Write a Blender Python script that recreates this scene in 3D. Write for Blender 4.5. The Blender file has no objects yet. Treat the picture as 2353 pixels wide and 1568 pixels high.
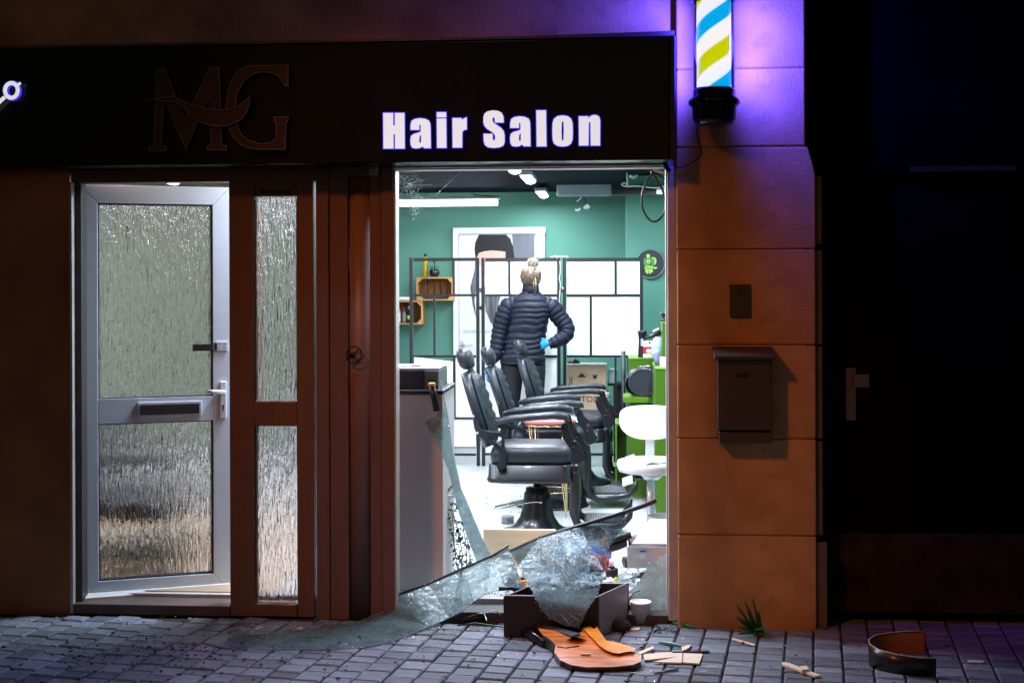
import bpy, bmesh, math, random
from mathutils import Vector, Matrix, noise, geometry
R = math.radians; PI = math.pi
rnd = random.Random(7)
SC = bpy.context.scene
COL = SC.collection

# ------------------------------------------------------------------ camera
CAMZ = 1.69
F = 2990.0; CX = 1176.0; HY = 650.0        # the photograph in a 2352 x 1568 frame
cam = bpy.data.cameras.new('camera'); camo = bpy.data.objects.new('camera', cam); COL.objects.link(camo)
CM = Matrix.Translation((0, -6.5, CAMZ)) @ Matrix.Rotation(R(4.5), 4, 'Z') @ Matrix.Rotation(R(90), 4, 'X') @ Matrix.Rotation(R(-0.2), 4, 'Z')
camo.matrix_world = CM
cam.sensor_width = 36; cam.lens = 36 * F / 2352; cam.shift_y = -(784 - HY) / 2352
cam.clip_start = 0.05; cam.clip_end = 400
SC.camera = camo

# ------------------------------------------------------------------ world, night ambient
W = bpy.data.worlds.new('World'); SC.world = W; W.use_nodes = True
wn = W.node_tree.nodes; wl = W.node_tree.links
sky = wn.new('ShaderNodeTexSky'); sky.sky_type = 'NISHITA'; sky.sun_disc = False
sky.sun_elevation = R(4); sky.sun_rotation = R(160)
wl.new(sky.outputs[0], wn['Background'].inputs[0]); wn['Background'].inputs[1].default_value = 0.012
SC.view_settings.view_transform = 'Standard'; SC.view_settings.look = 'None'
SC.view_settings.exposure = 0.0; SC.view_settings.gamma = 1
SC.view_settings.use_curve_mapping = False

def lamp(name, kind, loc, target, energy, color, **kw):
    l = bpy.data.lights.new(name, kind); l.energy = energy; l.color = color
    for k, v in kw.items(): setattr(l, k, v)
    o = bpy.data.objects.new(name, l); COL.objects.link(o); o.location = loc
    if target is not None:
        d = Vector(target) - Vector(loc); o.rotation_euler = d.to_track_quat('-Z', 'Y').to_euler()
    return o
# sodium street lamp across the pavement, high on the right
lamp('street_lamp_light', 'SPOT', (-3.4, -5.0, 5.4), (-0.2, 0, 0.50), 680, (1.0, 0.25, 0.04), spot_size=R(36), spot_blend=1.0, shadow_soft_size=0.32)
# added cool overhead fill light falling almost straight down on the paving
lamp('overhead_fill_light', 'SPOT', (-0.8, -1.5, 6.0), (-0.8, -1.15, 0), 290, (0.74, 0.81, 1.0), spot_size=R(44), spot_blend=0.9, shadow_soft_size=0.15)
# salon ceiling lights: some at the battens, others added unseen for brightness
for (lx, ly, le, sx, sy) in ((-0.72, 0.75, 68, .08, 1.1), (-0.72, 2.55, 68, .08, 1.1), (-0.72, 4.3, 62, .08, 1.1), (-0.72, 6.0, 26, .08, .9),
                             (-2.7, 0.9, 60, .08, 1.1), (-2.7, 2.7, 60, .08, 1.1), (-2.7, 4.5, 50, .08, 1.1), (-3.6, 1.9, 34, .08, 1.1), (0.45, 1.8, 44, .08, 1.1), (0.45, 3.7, 44, .08, 1.1), (-1.5, 0.5, 60, .5, .08)):
    lamp('ceiling_batten_and_fill_light', 'AREA', (lx, ly, 2.50), (lx, ly, 0), le, (0.77, 0.87, 1.0), shape='RECTANGLE', size=sx, size_y=sy)
SC.cycles.use_denoising = True
SC.cycles.max_bounces = 10; SC.cycles.transparent_max_bounces = 16; SC.cycles.transmission_bounces = 8
SC.cycles.caustics_reflective = False; SC.cycles.caustics_refractive = False
SC.cycles.sample_clamp_indirect = 14

# ------------------------------------------------------------------ coordinates
def ray(px, py):
    o = CM.translation; d = CM.to_3x3() @ Vector(((px - CX) / F, (HY - py) / F, -1)); return o, d
def P(px, py, Y=0.0):
    o, d = ray(px, py); t = (Y - o.y) / d.y; return o + d * t
def G(px, py, h=0.0):
    o, d = ray(px, py); t = (h - o.z) / d.z; return o + d * t
IFL = 0.07   # floor level inside

# ------------------------------------------------------------------ materials
MATS = {}
def mat(name, col, rough=.6, metal=0., var=.12, vscale=8., bump=.0, bscale=40., emit=None, estr=0., coat=0., trans=0., ior=1.45, alpha=1., rnd_obj=0., stretch=(1,1,1), dirt=None, spec=.5):
    if name in MATS: return MATS[name]
    m = bpy.data.materials.new(name); m.use_nodes = True; MATS[name] = m
    n = m.node_tree.nodes; l = m.node_tree.links; b = n['Principled BSDF']
    b.inputs['Roughness'].default_value = rough; b.inputs['Metallic'].default_value = metal
    b.inputs['Coat Weight'].default_value = coat; b.inputs['Transmission Weight'].default_value = trans
    b.inputs['IOR'].default_value = ior; b.inputs['Alpha'].default_value = alpha
    b.inputs['Specular IOR Level'].default_value = spec
    tc = n.new('ShaderNodeTexCoord'); mp = n.new('ShaderNodeMapping'); mp.inputs['Scale'].default_value = stretch
    l.new(tc.outputs['Object'], mp.inputs['Vector'])
    nz = n.new('ShaderNodeTexNoise'); nz.inputs['Scale'].default_value = vscale; nz.inputs['Detail'].default_value = 6
    l.new(mp.outputs[0], nz.inputs['Vector'])
    mr = n.new('ShaderNodeMapRange'); mr.inputs[1].default_value = .3; mr.inputs[2].default_value = .7
    mr.inputs[3].default_value = 1 - var; mr.inputs[4].default_value = 1 + var
    l.new(nz.outputs[0], mr.inputs[0])
    mx = n.new('ShaderNodeMix'); mx.data_type = 'RGBA'; mx.blend_type = 'MULTIPLY'; mx.inputs[0].default_value = 1
    mx.inputs[6].default_value = (*col, 1); l.new(mr.outputs[0], mx.inputs[7])
    last = mx.outputs[2]
    if rnd_obj:
        oi = n.new('ShaderNodeObjectInfo'); ge = n.new('ShaderNodeNewGeometry')
        ad = n.new('ShaderNodeMath'); ad.operation = 'ADD'; l.new(oi.outputs['Random'], ad.inputs[0]); l.new(ge.outputs['Random Per Island'], ad.inputs[1])
        fr = n.new('ShaderNodeMath'); fr.operation = 'FRACT'; l.new(ad.outputs[0], fr.inputs[0])
        m2 = n.new('ShaderNodeMapRange'); m2.inputs[3].default_value = 1 - rnd_obj; m2.inputs[4].default_value = 1 + rnd_obj; l.new(fr.outputs[0], m2.inputs[0])
        x2 = n.new('ShaderNodeMix'); x2.data_type = 'RGBA'; x2.blend_type = 'MULTIPLY'; x2.inputs[0].default_value = 1
        l.new(last, x2.inputs[6]); l.new(m2.outputs[0], x2.inputs[7]); last = x2.outputs[2]
    if dirt:
        n2 = n.new('ShaderNodeTexNoise'); n2.inputs['Scale'].default_value = dirt[1]; n2.inputs['Detail'].default_value = 8; n2.inputs['Roughness'].default_value = .7
        l.new(tc.outputs['Object'], n2.inputs['Vector'])
        r2 = n.new('ShaderNodeMapRange'); r2.inputs[1].default_value = dirt[2]; r2.inputs[2].default_value = dirt[2] + .12; l.new(n2.outputs[0], r2.inputs[0])
        x3 = n.new('ShaderNodeMix'); x3.data_type = 'RGBA'; l.new(r2.outputs[0], x3.inputs[0]); l.new(last, x3.inputs[6]); x3.inputs[7].default_value = (*dirt[0], 1); last = x3.outputs[2]
    l.new(last, b.inputs['Base Color'])
    rr = n.new('ShaderNodeMapRange'); rr.inputs[3].default_value = max(0, rough - .08); rr.inputs[4].default_value = min(1, rough + .08); l.new(nz.outputs[0], rr.inputs[0]); l.new(rr.outputs[0], b.inputs['Roughness'])
    if bump:
        bz = n.new('ShaderNodeTexNoise'); bz.inputs['Scale'].default_value = bscale; bz.inputs['Detail'].default_value = 5
        l.new(mp.outputs[0], bz.inputs['Vector'])
        bp = n.new('ShaderNodeBump'); bp.inputs['Strength'].default_value = bump; bp.inputs['Distance'].default_value = .004
        l.new(bz.outputs[0], bp.inputs['Height']); l.new(bp.outputs[0], b.inputs['Normal'])
    if emit:
        b.inputs['Emission Color'].default_value = (*emit, 1); b.inputs['Emission Strength'].default_value = estr
    return m

M_render = mat('wall_render', (.46, .26, .12), .88, var=.42, vscale=2.2, bump=.6, bscale=60, dirt=((.20, .12, .07), 1.6, .58))
M_wall = mat('brown_wall_render', (.44, .18, .09), .85, var=.25, vscale=2.5, bump=.4, bscale=30)
M_frame = mat('brown_frame', (.165, .085, .055), .5, var=.08, vscale=5, stretch=(8, 8, 1))
M_clad = mat('cladding_metal', (.16, .09, .085), .5, var=.10, vscale=3, stretch=(6, 6, 1))
M_alu = mat('aluminium', (.55, .54, .53), .35, metal=.3, var=.1, bump=.05)
M_jamb = mat('jamb_metal', (.50, .46, .42), .5, var=.15, vscale=10)
M_pvc = mat('white_pvc', (.64, .75, .90), .32, var=.03)
M_pvcedge = mat('pvc_gasket', (.03, .03, .035), .5)
M_black = mat('black_plastic', (.012, .012, .015), .35, var=.2)
M_signblk = mat('sign_black', (.004, .004, .006), .25, var=.2, spec=.3)
M_chrome = mat('chrome', (.75, .76, .78), .12, metal=1, var=.05)
M_silver = mat('silver_plastic', (.6, .62, .66), .3, metal=.5, var=.05)
M_paver = mat('paver_concrete', (.15, .17, .215), .72, var=.22, vscale=14, bump=.5, bscale=90, rnd_obj=.36, dirt=((.05, .05, .05), 3, .58))
M_joint = mat('joint_sand', (.035, .033, .03), .95, var=.5, vscale=60, bump=.6, bscale=120)
M_green = mat('green_wall', (.115, .31, .235), .7, var=.04, vscale=2)
M_floor = mat('vinyl_floor', (.56, .57, .59), .30, var=.10, vscale=3, dirt=((.26, .25, .24), 2.6, .60))
M_floor2 = mat('wood_floor', (.42, .31, .21), .4, var=.15, vscale=2, stretch=(1, 12, 1))
M_ceil = mat('dark_ceiling', (.005, .007, .016), .8, var=.1, spec=.08)
M_white = mat('white_paint', (.82, .83, .84), .45, var=.03)
M_infill = mat('screen_fabric', (.80, .80, .79), .8, var=.02, trans=0)
M_leather = mat('black_leather', (.016, .018, .027), .40, var=.3, vscale=14, bump=.35, bscale=120, coat=.04)
M_cast = mat('black_enamel', (.010, .011, .015), .32, var=.2, coat=.15)
M_jacket = mat('navy_quilt', (.0045, .007, .019), .58, spec=.35, var=.3, vscale=16, bump=.8, bscale=38)
M_trouser = mat('black_trousers', (.008, .009, .013), .8, var=.2, bump=.3)
M_skin = mat('skin', (.62, .36, .27), .5, var=.05)
M_glove = mat('blue_glove', (.02, .28, .55), .45, var=.1)
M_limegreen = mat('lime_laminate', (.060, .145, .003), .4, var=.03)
M_woodl = mat('crate_wood', (.55, .30, .10), .55, var=.35, vscale=9, stretch=(1, 1, .25), bump=.2)
M_woodb = mat('burnt_wood', (.22, .10, .03), .6, var=.6, vscale=9, stretch=(6, 1, 1), bump=.2)
M_card = mat('cardboard', (.48, .34, .23), .8, var=.08)
M_pale = mat('pale_wood', (.70, .55, .36), .5, var=.10, vscale=3, stretch=(1, 8, 8))
M_greyp = mat('counter_grey', (.50, .50, .54), .55, var=.05, vscale=3)
M_orange = mat('guitar_orange', (.58, .15, .025), .28, var=.45, vscale=5, stretch=(1, 6, 1), coat=.4)
M_splint = mat('raw_wood', (.72, .60, .48), .7, var=.12, vscale=20, stretch=(1, 6, 1))
M_guitside = mat('guitar_side', (.015, .013, .012), .3, coat=.3)
M_leaf = mat('leaf_green', (.03, .14, .03), .5, var=.4, vscale=30)
M_leafd = mat('dark_leaf', (.012, .045, .02), .45, var=.5, vscale=30)
M_brownbox = mat('dark_brown_box', (.022, .014, .014), .5, var=.2)
M_whitep = mat('white_plastic', (.8, .8, .82), .35, var=.03)
M_greyplas = mat('grey_plastic', (.20, .21, .23), .4, var=.08)
M_red = mat('red_plastic', (.6, .02, .03), .35, var=.1)
M_yellow = mat('yellow_plastic', (.7, .6, .02), .35, var=.1)
M_blue = mat('blue_plastic', (.03, .1, .5), .35, var=.1)
M_og = mat('orange_plastic', (.8, .3, .03), .35, var=.1)
M_pink = mat('pink_velvet', (.62, .19, .19), .8, var=.1)
M_gold = mat('gold_wire', (.75, .55, .28), .25, metal=1, var=.05)
M_teal = mat('teal_cloth', (.25, .55, .55), .7, var=.4, vscale=14)
M_hair = mat('blonde_hair', (.34, .28, .21), .5, rnd_obj=.7, var=.4, vscale=60, stretch=(1, 1, .08), bump=.4)
M_hairdk = mat('dark_blonde_hair', (.10, .06, .035), .45, var=.5, vscale=60, stretch=(1, 1, .1), bump=.4)
M_phair = mat('poster_hair', (.008, .008, .010), .4, var=.3, vscale=30, stretch=(1, 1, .06))
M_phairg = mat('poster_hair_grey', (.12, .12, .13), .5, var=.9, vscale=22, stretch=(2, 1, .12))
M_pgrey = mat('poster_grey', (.16, .16, .19), .5, var=.35, vscale=3, stretch=(2, 1, .2))
M_pskin = mat('poster_skin', (.85, .42, .34), .5, var=.05)
M_lamp = mat('lamp_diffuser', (.9, .9, .9), .4, emit=(.86, .91, 1), estr=9, var=.0)
M_letter = mat('letter_white', (.5, .5, .5), .4, emit=(.93, .93, 1), estr=.72, var=0)
M_halo = mat('letter_blue_edge', (.02, .02, .1), .4, emit=(.06, .04, 1), estr=.85, var=0)
M_logo = mat('logo_dark', (.05, .016, .022), .3, var=.2)
M_logoedge = mat('logo_edge', (.20, .20, .24), .3, var=.1)
M_print = mat('black_print', (.02, .018, .018), .6)

def glass_mat(name, scale, stretch, strength, tint=(.93, .96, .95), rough=.06, detail=2.0, blobs=.6, ior=1.42):
    m = bpy.data.materials.new(name); m.use_nodes = True; MATS[name] = m
    n = m.node_tree.nodes; l = m.node_tree.links; b = n['Principled BSDF']
    b.inputs['Base Color'].default_value = (*tint, 1); b.inputs['Roughness'].default_value = rough
    b.inputs['Transmission Weight'].default_value = 1; b.inputs['IOR'].default_value = ior
    tc = n.new('ShaderNodeTexCoord'); mp = n.new('ShaderNodeMapping'); mp.inputs['Scale'].default_value = stretch
    l.new(tc.outputs['Object'], mp.inputs['Vector'])
    nz = n.new('ShaderNodeTexNoise'); nz.inputs['Scale'].default_value = scale; nz.inputs['Detail'].default_value = detail; nz.inputs['Distortion'].default_value = .6
    l.new(mp.outputs[0], nz.inputs['Vector'])
    vo = n.new('ShaderNodeTexVoronoi'); vo.feature = 'SMOOTH_F1'; vo.inputs['Scale'].default_value = scale * .9
    l.new(mp.outputs[0], vo.inputs['Vector'])
    mx = n.new('ShaderNodeMath'); mx.operation = 'MULTIPLY_ADD'; l.new(vo.outputs[0], mx.inputs[0]); mx.inputs[1].default_value = -blobs; l.new(nz.outputs[0], mx.inputs[2])
    bp = n.new('ShaderNodeBump'); bp.inputs['Strength'].default_value = strength; bp.inputs['Distance'].default_value = .02
    l.new(mx.outputs[0], bp.inputs['Height']); l.new(bp.outputs[0], b.inputs['Normal'])
    return m
M_rain = glass_mat('rain_glass', 85, (1, 1, .17), .85, tint=(.66, .60, .60), rough=.05, detail=4.5, blobs=.6)
def shard_mat(name, base, dens, crack_scale, col=(.50, .62, .64), tint=(.66, .75, .76), crk=.55, tl_=.38):
    m = bpy.data.materials.new(name); m.use_nodes = True; MATS[name] = m
    n = m.node_tree.nodes; l = m.node_tree.links; n.remove(n['Principled BSDF']); out = n['Material Output']
    tc = n.new('ShaderNodeTexCoord')
    nz = n.new('ShaderNodeTexNoise'); nz.inputs['Scale'].default_value = 4; nz.inputs['Detail'].default_value = 7; nz.inputs['Distortion'].default_value = 1.5
    l.new(tc.outputs['Object'], nz.inputs['Vector'])
    ad = n.new('ShaderNodeVectorMath'); ad.operation = 'MULTIPLY_ADD'; ad.inputs[1].default_value = (.25,) * 3
    l.new(nz.outputs[1], ad.inputs[0]); l.new(tc.outputs['Object'], ad.inputs[2])
    vo = n.new('ShaderNodeTexVoronoi'); vo.feature = 'DISTANCE_TO_EDGE'; vo.inputs['Scale'].default_value = crack_scale; vo.inputs['Randomness'].default_value = 1
    l.new(ad.outputs[0], vo.inputs['Vector'])
    cr = n.new('ShaderNodeMapRange'); cr.inputs[1].default_value = .0; cr.inputs[2].default_value = .045; cr.inputs[3].default_value = 1; cr.inputs[4].default_value = 0
    l.new(vo.outputs[0], cr.inputs[0])
    br = n.new('ShaderNodeMapRange'); br.inputs[1].default_value = .38; br.inputs[2].default_value = .68; br.inputs[3].default_value = base; br.inputs[4].default_value = base + dens
    l.new(nz.outputs[0], br.inputs[0])
    mxx = n.new('ShaderNodeMath'); mxx.operation = 'MULTIPLY_ADD'; l.new(cr.outputs[0], mxx.inputs[0]); mxx.inputs[1].default_value = crk; l.new(br.outputs[0], mxx.inputs[2]); mxx.use_clamp = True
    tr = n.new('ShaderNodeBsdfTransparent'); tr.inputs[0].default_value = (*tint, 1)
    pr = n.new('ShaderNodeBsdfPrincipled'); pr.inputs['Base Color'].default_value = (*col, 1); pr.inputs['Roughness'].default_value = .38; pr.inputs['Specular IOR Level'].default_value = .22
    bp = n.new('ShaderNodeBump'); bp.inputs['Strength'].default_value = .45; bp.inputs['Distance'].default_value = .006
    l.new(vo.outputs[0], bp.inputs['Height']); l.new(bp.outputs[0], pr.inputs['Normal'])
    tl = n.new('ShaderNodeBsdfTranslucent'); tl.inputs[0].default_value = (.50, .62, .64, 1); mt = n.new('ShaderNodeMixShader'); mt.inputs[0].default_value = tl_; l.new(pr.outputs[0], mt.inputs[1]); l.new(tl.outputs[0], mt.inputs[2])
    ms = n.new('ShaderNodeMixShader'); l.new(mxx.outputs[0], ms.inputs[0]); l.new(tr.outputs[0], ms.inputs[1]); l.new(mt.outputs[0], ms.inputs[2])
    gl = n.new('ShaderNodeBsdfGlossy'); gl.inputs[0].default_value = (.9, .95, 1, 1); gl.inputs['Roughness'].default_value = .2; l.new(bp.outputs[0], gl.inputs['Normal'])
    m2 = n.new('ShaderNodeMixShader'); m2.inputs[0].default_value = .02; l.new(ms.outputs[0], m2.inputs[1]); l.new(gl.outputs[0], m2.inputs[2])
    l.new(m2.outputs[0], out.inputs[0])
    return m
M_shard = shard_mat('shattered_glass', .26, .30, 26, (.22, .31, .33))
M_shard2 = shard_mat('finely_shattered_glass', .02, .24, 26, (.20, .27, .30), (.42, .51, .56), .30, .2)
M_low = shard_mat('bright_crazed_glass', .30, .35, 34, (.34, .48, .54), (.6, .7, .75), .5, .5)
M_shard3 = shard_mat('crushed_corner_glass', .45, .35, 40, (.50, .60, .62))
M_tall = shard_mat('upright_shard_glass', .40, .35, 16, (.46, .60, .63), (.60, .74, .76), .4, .6)
M_clearfilm = shard_mat('clear_broken_glass', .12, .25, 14)
M_crack = mat('crack_white', (.50, .56, .60), .4)
M_crumb = mat('glass_crumb', (.75, .85, .88), .12, var=.1, trans=.35)
M_globe = mat('globe_opal', (.52, .56, .60), .3, var=.05)

# ------------------------------------------------------------------ mesh builder
class MB:
    def __init__(s): s.v = []; s.f = []; s.sm = []
    def add(s, vs, fs, smooth=False, M=None):
        k = len(s.v)
        s.v += [tuple(M @ Vector(v)) if M else tuple(v) for v in vs]
        s.f += [tuple(i + k for i in f) for f in fs]; s.sm += [smooth] * len(fs); return s
    def box(s, lo, hi, M=None):
        x0, y0, z0 = lo; x1, y1, z1 = hi
        if x0 > x1: x0, x1 = x1, x0
        if y0 > y1: y0, y1 = y1, y0
        if z0 > z1: z0, z1 = z1, z0
        v = [(x0,y0,z0),(x1,y0,z0),(x1,y1,z0),(x0,y1,z0),(x0,y0,z1),(x1,y0,z1),(x1,y1,z1),(x0,y1,z1)]
        return s.add(v, [(0,3,2,1),(4,5,6,7),(0,1,5,4),(1,2,6,5),(2,3,7,6),(3,0,4,7)], False, M)
    def rings(s, rings, cap=True, closed=True, smooth=True, M=None):
        n = len(rings[0]); vs = [p for r in rings for p in r]; fs = []
        for i in range(len(rings) - 1):
            for j in range(n if closed else n - 1):
                a = i * n + j; b = i * n + (j + 1) % n; fs.append((a, b, b + n, a + n))
        s.add(vs, fs, smooth, M)
        if cap:
            k = len(s.v) - len(vs)
            s.f.append(tuple(k + j for j in range(n))[::-1]); s.f.append(tuple(k + (len(rings) - 1) * n + j for j in range(n))); s.sm += [False, False]
        return s
    def lathe(s, prof, c=(0, 0, 0), n=24, M=None, axis='Z', smooth=True):
        rs = []
        for r, z in prof:
            ring = []
            for j in range(n):
                a = 2 * PI * j / n; x, y = r * math.cos(a), r * math.sin(a)
                p = (x, y, z) if axis == 'Z' else ((x, z, y) if axis == 'Y' else (z, x, y))
                ring.append((p[0] + c[0], p[1] + c[1], p[2] + c[2]))
            rs.append(ring)
        return s.rings(rs, True, True, smooth, M)
    def tube(s, path, r, n=8, M=None, smooth=True, flat=1.0):
        path = [Vector(p) for p in path]; rs = []; up = None
        for i, p in enumerate(path):
            t = (path[min(i + 1, len(path) - 1)] - path[max(i - 1, 0)]).normalized()
            if up is None: up = Vector((0, 1, 0)) if abs(t.y) < .8 else Vector((1, 0, 0))
            a = t.cross(up).normalized(); b = t.cross(a).normalized(); up = -b if False else a.cross(t).normalized()
            rr = r[i] if isinstance(r, (list, tuple)) else r
            rs.append([tuple(p + a * (rr * math.cos(2*PI*j/n)) + b * (rr * flat * math.sin(2*PI*j/n))) for j in range(n)])
        return s.rings(rs, True, True, smooth, M)
    def prism(s, polys, fn, d0, d1, M=None):
        """polys = [outer, hole, ...] as 2-D lists, fn(u, v, d) -> 3-D point, extruded from depth d0 to d1"""
        tris = geometry.tessellate_polygon([[Vector((u, v, 0)) for u, v in p] for p in polys])
        flat = [q for p in polys for q in p]; n = len(flat)
        vs = [fn(u, v, d0) for u, v in flat] + [fn(u, v, d1) for u, v in flat]
        fs = [tuple(t) for t in tris] + [tuple(i + n for i in reversed(t)) for t in tris]
        k = 0
        for p in polys:
            m = len(p)
            for j in range(m): a = k + j; b = k + (j + 1) % m; fs.append((a, b, b + n, a + n))
            k += m
        return s.add(vs, fs, False, M)
    def ball(s, c, r, n=12, m=8, M=None, fn=None):
        rs = []
        r = r if isinstance(r, (tuple, list)) else (r, r, r)
        for i in range(m + 1):
            t = PI * (.02 + .96 * i / m)
            rs.append([(c[0] + r[0]*math.sin(t)*math.cos(2*PI*j/n), c[1] + r[1]*math.sin(t)*math.sin(2*PI*j/n), c[2] - r[2]*math.cos(t)) for j in range(n)])
        return s.rings(rs, True, True, True, M)

def link(name, me, parent=None):
    o = bpy.data.objects.new(name, me); COL.objects.link(o)
    if parent is not None: o.parent = parent
    return o
def tagit(o, label=None, cat=None, group=None, kind=None):
    if label: o['label'] = label
    if cat: o['category'] = cat
    if group: o['group'] = group
    if kind: o['kind'] = kind
    return o
def obj(name, mb, m, parent=None, world=True, bevel=0, sub=0, label=None, cat=None, group=None, kind=None, subd_noise=None):
    """Link a builder as one mesh object. world=True: its points are world points (parent must be unrotated)."""
    vs = [Vector(v) for v in mb.v]
    off = Vector((0, 0, 0))
    if world:
        if parent is not None:
            q = parent
            while q is not None: off += Vector(q.location); q = q.parent
            base = None
        lo = [min(v[i] for v in vs) for i in range(3)]; hi = [max(v[i] for v in vs) for i in range(3)]
        org = Vector(((lo[0]+hi[0])/2, (lo[1]+hi[1])/2, lo[2]))
    else: org = Vector((0, 0, 0))
    me = bpy.data.meshes.new(name); me.from_pydata([tuple(v - org) for v in vs], [], mb.f)
    me.polygons.foreach_set('use_smooth', mb.sm); me.materials.append(m)
    bm = bmesh.new(); bm.from_mesh(me); bmesh.ops.recalc_face_normals(bm, faces=bm.faces); bm.to_mesh(me); bm.free()
    me.update()
    o = link(name, me, parent)
    if world: o.location = org - off
    if bevel:
        b = o.modifiers.new('bevel', 'BEVEL'); b.width = bevel; b.segments = 2; b.limit_method = 'ANGLE'; b.angle_limit = R(40)
    if sub:
        u = o.modifiers.new('sub', 'SUBSURF'); u.levels = sub; u.render_levels = sub
    return tagit(o, label, cat, group, kind)
def thing(name, label, cat, loc=(0, 0, 0), rz=0, group=None):
    o = link(name, None); o.location = loc; o.rotation_euler = (0, 0, rz); o.empty_display_size = .1
    return tagit(o, label, cat, group)
def copy_tree(o, parent=None):
    c = o.copy(); COL.objects.link(c)
    if parent is not None: c.parent = parent
    for ch in list(o.children): copy_tree(ch, c)
    return c
def rbox(a, b, Y0, Y1):
    """box whose front face spans the photograph points a..b on the plane Y0, running back to Y1"""
    p = P(a[0], a[1], Y0); q = P(b[0], b[1], Y0); m = MB(); m.box((p.x, Y0, q.z), (q.x, Y1, p.z)); return m
def X(px, Y=0): return P(px, 900, Y).x
def Z(py, px=1400, Y=0): return P(px, py, Y).z
def text_mesh(s, size, M, name='lettering', m=None, parent=None, ext=.0006, align='CENTER'):
    c = bpy.data.curves.new(name, 'FONT'); c.body = s; c.size = size; c.align_x = align; c.align_y = 'CENTER'; c.extrude = ext; c.resolution_u = 3
    t = bpy.data.objects.new(name, c); COL.objects.link(t)
    dg = bpy.context.evaluated_depsgraph_get(); me = bpy.data.meshes.new_from_object(t.evaluated_get(dg))
    bpy.data.objects.remove(t); me.transform(M); me.materials.clear(); me.materials.append(m or M_print)
    o = link(name, me, parent); return o

# ================================================================== GROUND AND PAVING
g = MB(); g.box((-60, -60, -.3), (60, 60, -.012)); obj('ground', g, M_joint, kind='structure')
pav = link('pavement', None); pav['kind'] = 'structure'; pav.location = (0, 0, 0)
pmesh = []
def paver_mesh(w, d, seed):
    r = random.Random(seed); g_ = .0045; b = .006; h = .045
    x, y = w/2 - g_, d/2 - g_
    j = lambda: r.uniform(-.0015, .0015)
    top = [(-x+b+j(), -y+b+j(), j()*.5), (x-b+j(), -y+b+j(), j()*.5), (x-b+j(), y-b+j(), j()*.5), (-x+b+j(), y-b+j(), j()*.5)]
    mid = [(-x, -y, -b), (x, -y, -b), (x, y, -b), (-x, y, -b)]
    bot = [(-x, -y, -h), (x, -y, -h), (x, y, -h), (-x, y, -h)]
    me = bpy.data.meshes.new('paving_stone')
    fs = [(0,1,2,3)] + [(i, 4+i, 4+(i+1)%4, (i+1)%4) for i in range(4)] + [(4+i, 8+i, 8+(i+1)%4, 4+(i+1)%4) for i in range(4)]
    me.from_pydata(top + mid + bot, [], [f[::-1] if f != (0,1,2,3) else f for f in fs]); me.materials.append(M_paver)
    bm = bmesh.new(); bm.from_mesh(me); bmesh.ops.recalc_face_normals(bm, faces=bm.faces)
    bm.faces.ensure_lookup_table()
    if bm.faces[0].normal.z < 0: bmesh.ops.reverse_faces(bm, faces=bm.faces)
    bm.to_mesh(me); bm.free()
    return me
DEPTHS = (.088, .104, .121, .138)
SW = .128
for d in DEPTHS: pmesh.append([paver_mesh(SW, d, 100*k + int(d*1000)) for k in range(3)])
phi = R(8.5); A = Vector((math.sin(phi), math.cos(phi), 0)); B = Vector((math.cos(phi), -math.sin(phi), 0))
stones = []
for i in range(-36, 30):
    t = -2.4 + rnd.uniform(0, .12)
    while t < 1.35:
        k = rnd.randrange(4); d = DEPTHS[k]
        c = A * (t + d/2) + B * (i * SW)
        t += d
        if c.y > .20: continue
        if c.y > -.05 and c.x < .8: continue
        if c.x < -4.3 or c.x > 3.4: continue
        stones.append((c, k))
CI = CM.inverted()
def inview(c):
    q = CI @ Vector((c.x, c.y, 0)); u = CX + F * q.x / -q.z; v = HY - F * q.y / -q.z
    return -10 < u < 2362 and v < 1580, -q.z
vis = sorted([s for s in stones if inview(s[0])[0]], key=lambda s: inview(s[0])[1])
near = vis[:298]; nearset = {id(s) for s in near}
rest = MB()
for s in stones:
    c, k = s; z = rnd.uniform(-.0035, .0025); me = rnd.choice(pmesh[k])
    Mx = Matrix.Translation((c.x, c.y, z)) @ Matrix.Rotation(-phi, 4, 'Z') @ Matrix.Rotation(R(rnd.uniform(-.9, .9)), 4, 'X') @ Matrix.Rotation(R(rnd.uniform(-.7, .7)), 4, 'Y')
    if id(s) in nearset:
        o = link('paving_stone', me, pav); o.matrix_local = Mx
    else: rest.add([v.co for v in me.vertices], [tuple(p.vertices) for p in me.polygons], False, Mx)
obj('paving_stones', rest, M_paver, pav, kind='stuff')

# ================================================================== BUILDING SHELL (salon interior)
YB = 6.8; XL = -4.2; XR = .86
fl = MB(); fl.box((XL, .16, -.1), (XR, YB, IFL)); obj('salon_floor', fl, M_floor, kind='structure')
ce = MB(); ce.box((XL, .12, 2.62), (XR, YB, 2.8)); obj('salon_ceiling', ce, M_ceil, kind='structure')
m = MB(); m.box((XL, YB, -.1), (XR, YB+.15, 2.8)); obj('back_wall', m, M_green, kind='structure')
m = MB(); m.box((XL-.15, .1, -.1), (XL, YB+.15, 2.8)); obj('left_wall', m, mat('grey_partition', (.20, .225, .16), .7), kind='structure')
m = MB(); m.box((-4.19, 4.9, IFL), (-2.25, 5.0, 2.61)); obj('added_partition', m, mat('grey_partition', (.20, .225, .16), .7), kind='structure')  # unseen wall added to keep the back wall's green out of the door glass
m = MB(); m.box((XR, .16, -.1), (XR+.08, YB+.15, 2.8)); obj('right_wall', m, M_green, kind='structure')
m = MB(); m.box((X(1440, 5.5), 5.5, IFL), (XR, YB-.001, 2.62)); obj('wall_pier', m, M_green, kind='structure')
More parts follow.
